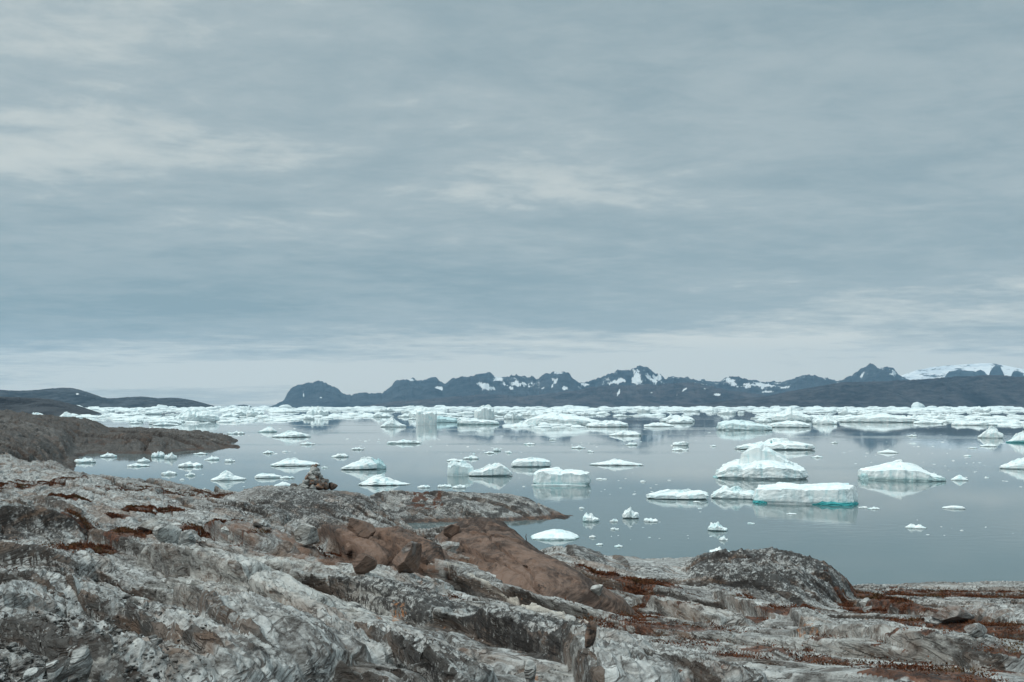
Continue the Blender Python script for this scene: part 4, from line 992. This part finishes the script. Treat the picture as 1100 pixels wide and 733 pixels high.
# thin stick standing on the shore plateau
sx_, sy_, sz_ = near.ground(565, 583, base=False)
n6 = 7
ring = lambda x, y, z0, r: [(x + r * math.cos(2 * math.pi * i / n6), y + r * math.sin(2 * math.pi * i / n6), z0) for i in range(n6)]
pts = ring(0, 0, -.1, .012) + ring(.006, 0, .06, .011) + ring(-.004, 0, .12, .009) + ring(.006, 0, .17, .006)
fcs = [[r * n6 + i, r * n6 + (i + 1) % n6, (r + 1) * n6 + (i + 1) % n6, (r + 1) * n6 + i] for r in range(3) for i in range(n6)] + [list(range(3 * n6, 4 * n6))]
M_STICK, t_, b_ = new_mat('weathered_wood'); t_.put(b_.inputs['Base Color'], t_.mix(t_.noise(t_.pos(), 40), (.03, .022, .018), (.10, .08, .065)))
o = link_mesh('stick', np.array(pts), fcs, M_STICK); o.location = (sx_, sy_, float(near.height(sx_, sy_)[0]))
tag(o, 'thin dark stick standing upright at the shore edge', 'stick')

# ------------------------------------------------------------------ heath tufts and gravel (uncountable)
M_HEATH, t_, b_ = new_mat('heath_leaves')
hc = t_.mix(t_.step(t_.noise(t_.pos(), 5, 4, .7), .35, .65), (.035, .014, .010), (.17, .060, .026))
t_.put(b_.inputs['Base Color'], t_.mix(t_.step(t_.noise(t_.pos(), 1.3, 3), .5, .7), hc, (.10, .065, .030)))
b_.inputs['Roughness'].default_value = .8; b_.inputs['Specular IOR Level'].default_value = .15
def heath(n):
    r = np.random.default_rng(21)
    w = (np.clip(masks['moss'] - .35, 0, 1) * (Y ** 2) * (Y < 60) * (z > .5) * sstep(-.1, .25, fbm(X * 1.1, Y * 1.1, 950, 3))).ravel()
    p = w / w.sum()
    idx = r.choice(len(p), n, p=p)
    x0, y0, z0 = X.ravel()[idx], Y.ravel()[idx], z.ravel()[idx]
    k = 9
    x = np.repeat(x0, k) + r.normal(0, .045, n * k); y = np.repeat(y0, k) + r.normal(0, .045, n * k)
    zz = near.height(x, y) + np.abs(r.normal(0, .022, n * k))
    s = r.uniform(.008, .024, n * k) * np.clip(np.repeat(y0, k) / 16, .7, 1.6)
    d1 = r.normal(size=(n * k, 3)); d1 /= np.linalg.norm(d1, axis=1)[:, None]
    d2 = r.normal(size=(n * k, 3)); d2[:, 2] = np.abs(d2[:, 2]) + .15; d2 /= np.linalg.norm(d2, axis=1)[:, None]
    c = np.stack([x, y, zz], 1)
    V = np.stack([c - d1 * s[:, None] * .6, c + d1 * s[:, None] * .6, c + d2 * s[:, None] * 1.6], 1).reshape(-1, 3)
    o = link_mesh('heath', V, np.arange(len(V)).reshape(-1, 3), M_HEATH, smooth=False)
    tag(o, 'rust-red low heath and moss growing in the hollows of the rock', kind='stuff')
heath(17000)

def gravel(n):
    r = np.random.default_rng(22)
    pts = []
    for _ in range(n):
        px, py = r.normal(25, 26), r.uniform(672, 745)
        if r.random() < .25: px, py = r.uniform(-60, 220), r.uniform(640, 740)
        pts.append(near.ground(px, py, base=False)[:2])
    pts = np.array(pts) + r.normal(0, .05, (n, 2))
    p0, fc = stone_mesh(5, 2, 8, .1)
    s = np.exp(r.normal(math.log(.011), .5, n))
    zz = near.height(pts[:, 0], pts[:, 1])
    a = r.uniform(0, 6.28, n); st = 1 + .5 * (r.random((n, 3)) - .5); st[:, 2] *= .7
    q = p0[None] * st[:, None, :] * s[:, None, None]
    qx = q[..., 0] * np.cos(a)[:, None] - q[..., 1] * np.sin(a)[:, None]; qy = q[..., 0] * np.sin(a)[:, None] + q[..., 1] * np.cos(a)[:, None]
    V = np.stack([qx + pts[:, :1], qy + pts[:, 1:], q[..., 2] + (zz + s * .35)[:, None]], 2).reshape(-1, 3)
    Fc = (fc[None] + (np.arange(n) * len(p0))[:, None, None]).reshape(-1, 3)
    at = {k: np.full(len(V), {'bed': .8, 'dark': .4}.get(k, 0.)) for k in ATT0}
    o = link_mesh('gravel', V, Fc, M_ROCK, smooth=False, attrs=at)
    tag(o, 'loose grey gravel scattered between the ledges', kind='stuff')
gravel(2600)

# ------------------------------------------------------------------ haze
def haze_box():
    x0, x1, y0, y1, z0, z1 = -16000, 16000, -1500, 19500, -6, 1150
    v = [(x, y, zz) for zz in (z0, z1) for y in (y0, y1) for x in (x0, x1)]
    f = [[0, 2, 3, 1], [4, 5, 7, 6], [0, 1, 5, 4], [2, 6, 7, 3], [0, 4, 6, 2], [1, 3, 7, 5]]
    m = bpy.data.materials.new('air'); m.use_nodes = True
    t = m.node_tree; t.nodes.clear()
    out = t.nodes.new('ShaderNodeOutputMaterial'); pv = t.nodes.new('ShaderNodeVolumePrincipled')
    pv.inputs['Color'].default_value = (.44, .74, 1.0, 1); pv.inputs['Density'].default_value = HAZE; pv.inputs['Anisotropy'].default_value = .2
    t.links.new(pv.outputs[0], out.inputs['Volume'])
    o = link_mesh('haze', np.array(v, float), f, m, smooth=False)
    tag(o, 'thin cool haze over the fjord', kind='stuff')
HAZE = 3.2e-5
haze_box()

# ------------------------------------------------------------------ sky
SUN_AZ, SUN_EL = -112.0, 50.0      # degrees right of the view direction (+y), elevation
def world():
    w = bpy.data.worlds.new('World'); scene.world = w; w.use_nodes = True
    t = NT(w.node_tree); t.n.clear()
    out = t.node('ShaderNodeOutputWorld'); bg = t.node('ShaderNodeBackground')
    sky = t.node('ShaderNodeTexSky', sky_type='NISHITA'); sky.sun_disc = False
    sky.sun_elevation = R(SUN_EL); sky.sun_rotation = R(SUN_AZ); sky.air_density = 1.2; sky.dust_density = 1.5
    D = t.vmath('NORMALIZE', t.node('ShaderNodeTexCoord').outputs['Generated'])
    sx = t.node('ShaderNodeSeparateXYZ'); t.put(sx.inputs[0], D)
    x, y, zz = sx.outputs
    za = t.math('ABSOLUTE', zz)
    inv = t.math('DIVIDE', 1.0, t.math('ADD', za, .075))
    cmb = t.node('ShaderNodeCombineXYZ'); t.put(cmb.inputs[0], t.math('MULTIPLY', x, inv)); t.put(cmb.inputs[1], t.math('MULTIPLY', y, inv)); cmb.inputs[2].default_value = 3.7
    uv = cmb.outputs[0]
    warp = t.noise(uv, .5, 3, .5)
    r1 = t.mapping(uv, loc=(2.2, .7, 0), rot=(0, 0, R(-28)), scale=(.42, .66, 1))
    n1 = t.noise(r1, 1.0, 6, .52, .55)
    n2 = t.noise(t.mapping(uv, rot=(0, 0, R(-20)), scale=(.9, 1.5, 1)), 1.5, 7, .6, .5)
    n3 = t.noise(t.mapping(uv, rot=(0, 0, R(-35)), scale=(2.2, 2.8, 1)), 2.4, 6, .65, .3)
    f = t.math('ADD', t.math('MULTIPLY', n1, .46), t.math('ADD', t.math('MULTIPLY', n2, .32), t.math('MULTIPLY', n3, .22)))
    f = t.step(f, .36, .64)
    # broad thick and thin parts of the deck (azimuth a, elevation e)
    az = t.math('ARCTAN2', x, y); el = t.math('ARCSINE', za)
    def blob(a, e, ra, re):
        p = t.math('ADD', t.math('POWER', t.math('DIVIDE', t.math('SUBTRACT', az, a), ra), 2.0), t.math('POWER', t.math('DIVIDE', t.math('SUBTRACT', el, e), re), 2.0))
        return t.math('EXPONENT', t.math('MULTIPLY', p, -1.0))
    cz = t.node('ShaderNodeCombineXYZ'); t.put(cz.inputs[0], t.math('MULTIPLY', az, 5.0)); t.put(cz.inputs[1], t.math('ADD', t.math('MULTIPLY', el, 62.0), t.math('MULTIPLY', az, -2.2)))
    cirrus = t.math('SUBTRACT', t.noise(cz.outputs[0], 1.0, 5, .6, .5), .5)
    lowband = t.step(el, .03, .15, 1, 0)
    thick = t.math('MULTIPLY', blob(-.32, .125, .34, .050), .42)
    thick = t.math('ADD', thick, t.math('MULTIPLY', blob(.38, .33, .32, .13), .22))
    thin = t.math('ADD', t.math('MULTIPLY', blob(-.08, .030, .62, .032), .86), t.math('MULTIPLY', t.math('MULTIPLY', cirrus, lowband), .75))
    thin = t.math('ADD', thin, t.math('MULTIPLY', blob(-.06, .215, .30, .08), .06))
    thin = t.math('ADD', thin, t.math('MULTIPLY', blob(-.40, .27, .25, .10), .02))
    thin = t.math('ADD', thin, t.math('MULTIPLY', blob(.38, .070, .42, .055), .34))
    f = t.math('ADD', t.math('ADD', t.math('MULTIPLY', f, .58), .14), t.math('SUBTRACT', thin, thick), clamp=True)
    ramp = t.node('ShaderNodeValToRGB'); e = ramp.color_ramp.elements
    e[0].position = 0; e[0].color = (.235, .318, .350, 1)
    e[1].position = 1; e[1].color = (.69, .705, .655, 1)
    m_ = e.new(.5); m_.color = (.358, .425, .442, 1)
    t.put(ramp.inputs[0], f)
    c = ramp.outputs[0]
    # the deck is brighter overhead, out of the picture
    up = t.math('ADD', 10.0, t.math('MULTIPLY', t.step(za, .42, .95), 18.0))
    c = t.vmath('MULTIPLY', c, t.put_vec(up) if hasattr(t, 'put_vec') else t.comb3(up))
    cover = t.math('ADD', .93, t.math('MULTIPLY', f, .05))
    t.put(bg.inputs['Color'], t.mix(cover, sky.outputs[0], c))
    bg.inputs['Strength'].default_value = .1
    t.l.new(bg.outputs[0], out.inputs['Surface'])
def comb3(s, v):
    n = s.node('ShaderNodeCombineXYZ')
    for i in range(3): s.put(n.inputs[i], v)
    return n.outputs[0]
NT.comb3 = comb3
world()

sun = bpy.data.lights.new('sun', 'SUN'); sun.energy = 1.45; sun.angle = R(30); sun.color = (1.0, .95, .87)
so = bpy.data.objects.new('sun', sun); COL.objects.link(so)
a_, e_ = R(SUN_AZ), R(SUN_EL)
dirv = Vector((math.sin(a_) * math.cos(e_), math.cos(a_) * math.cos(e_), math.sin(e_)))
so.rotation_euler = dirv.to_track_quat('Z', 'Y').to_euler()
so.location = dirv * 50

# ------------------------------------------------------------------ camera
cam = bpy.data.cameras.new('camera'); co = bpy.data.objects.new('camera', cam); COL.objects.link(co)
cam.sensor_width = 36; cam.lens = 36 * F / 1100
cam.shift_y = (HY - 366.5) / 1100
cam.clip_start = .1; cam.clip_end = 120000
co.location = (0, 0, H); co.rotation_euler = (R(90), 0, 0)
scene.camera = co

vs = scene.view_settings
vs.view_transform = 'Standard'; vs.look = 'None'; vs.exposure = 0.2; vs.gamma = 1.0; vs.use_curve_mapping = False
cy = scene.cycles
cy.use_denoising = True
try: cy.denoiser = 'OPENIMAGEDENOISE'
except Exception: pass
cy.denoising_input_passes = 'RGB_ALBEDO_NORMAL'; cy.denoising_prefilter = 'ACCURATE'
cy.max_bounces = 6; cy.diffuse_bounces = 2; cy.glossy_bounces = 3; cy.volume_bounces = 1
cy.use_adaptive_sampling = True; cy.adaptive_threshold = .008
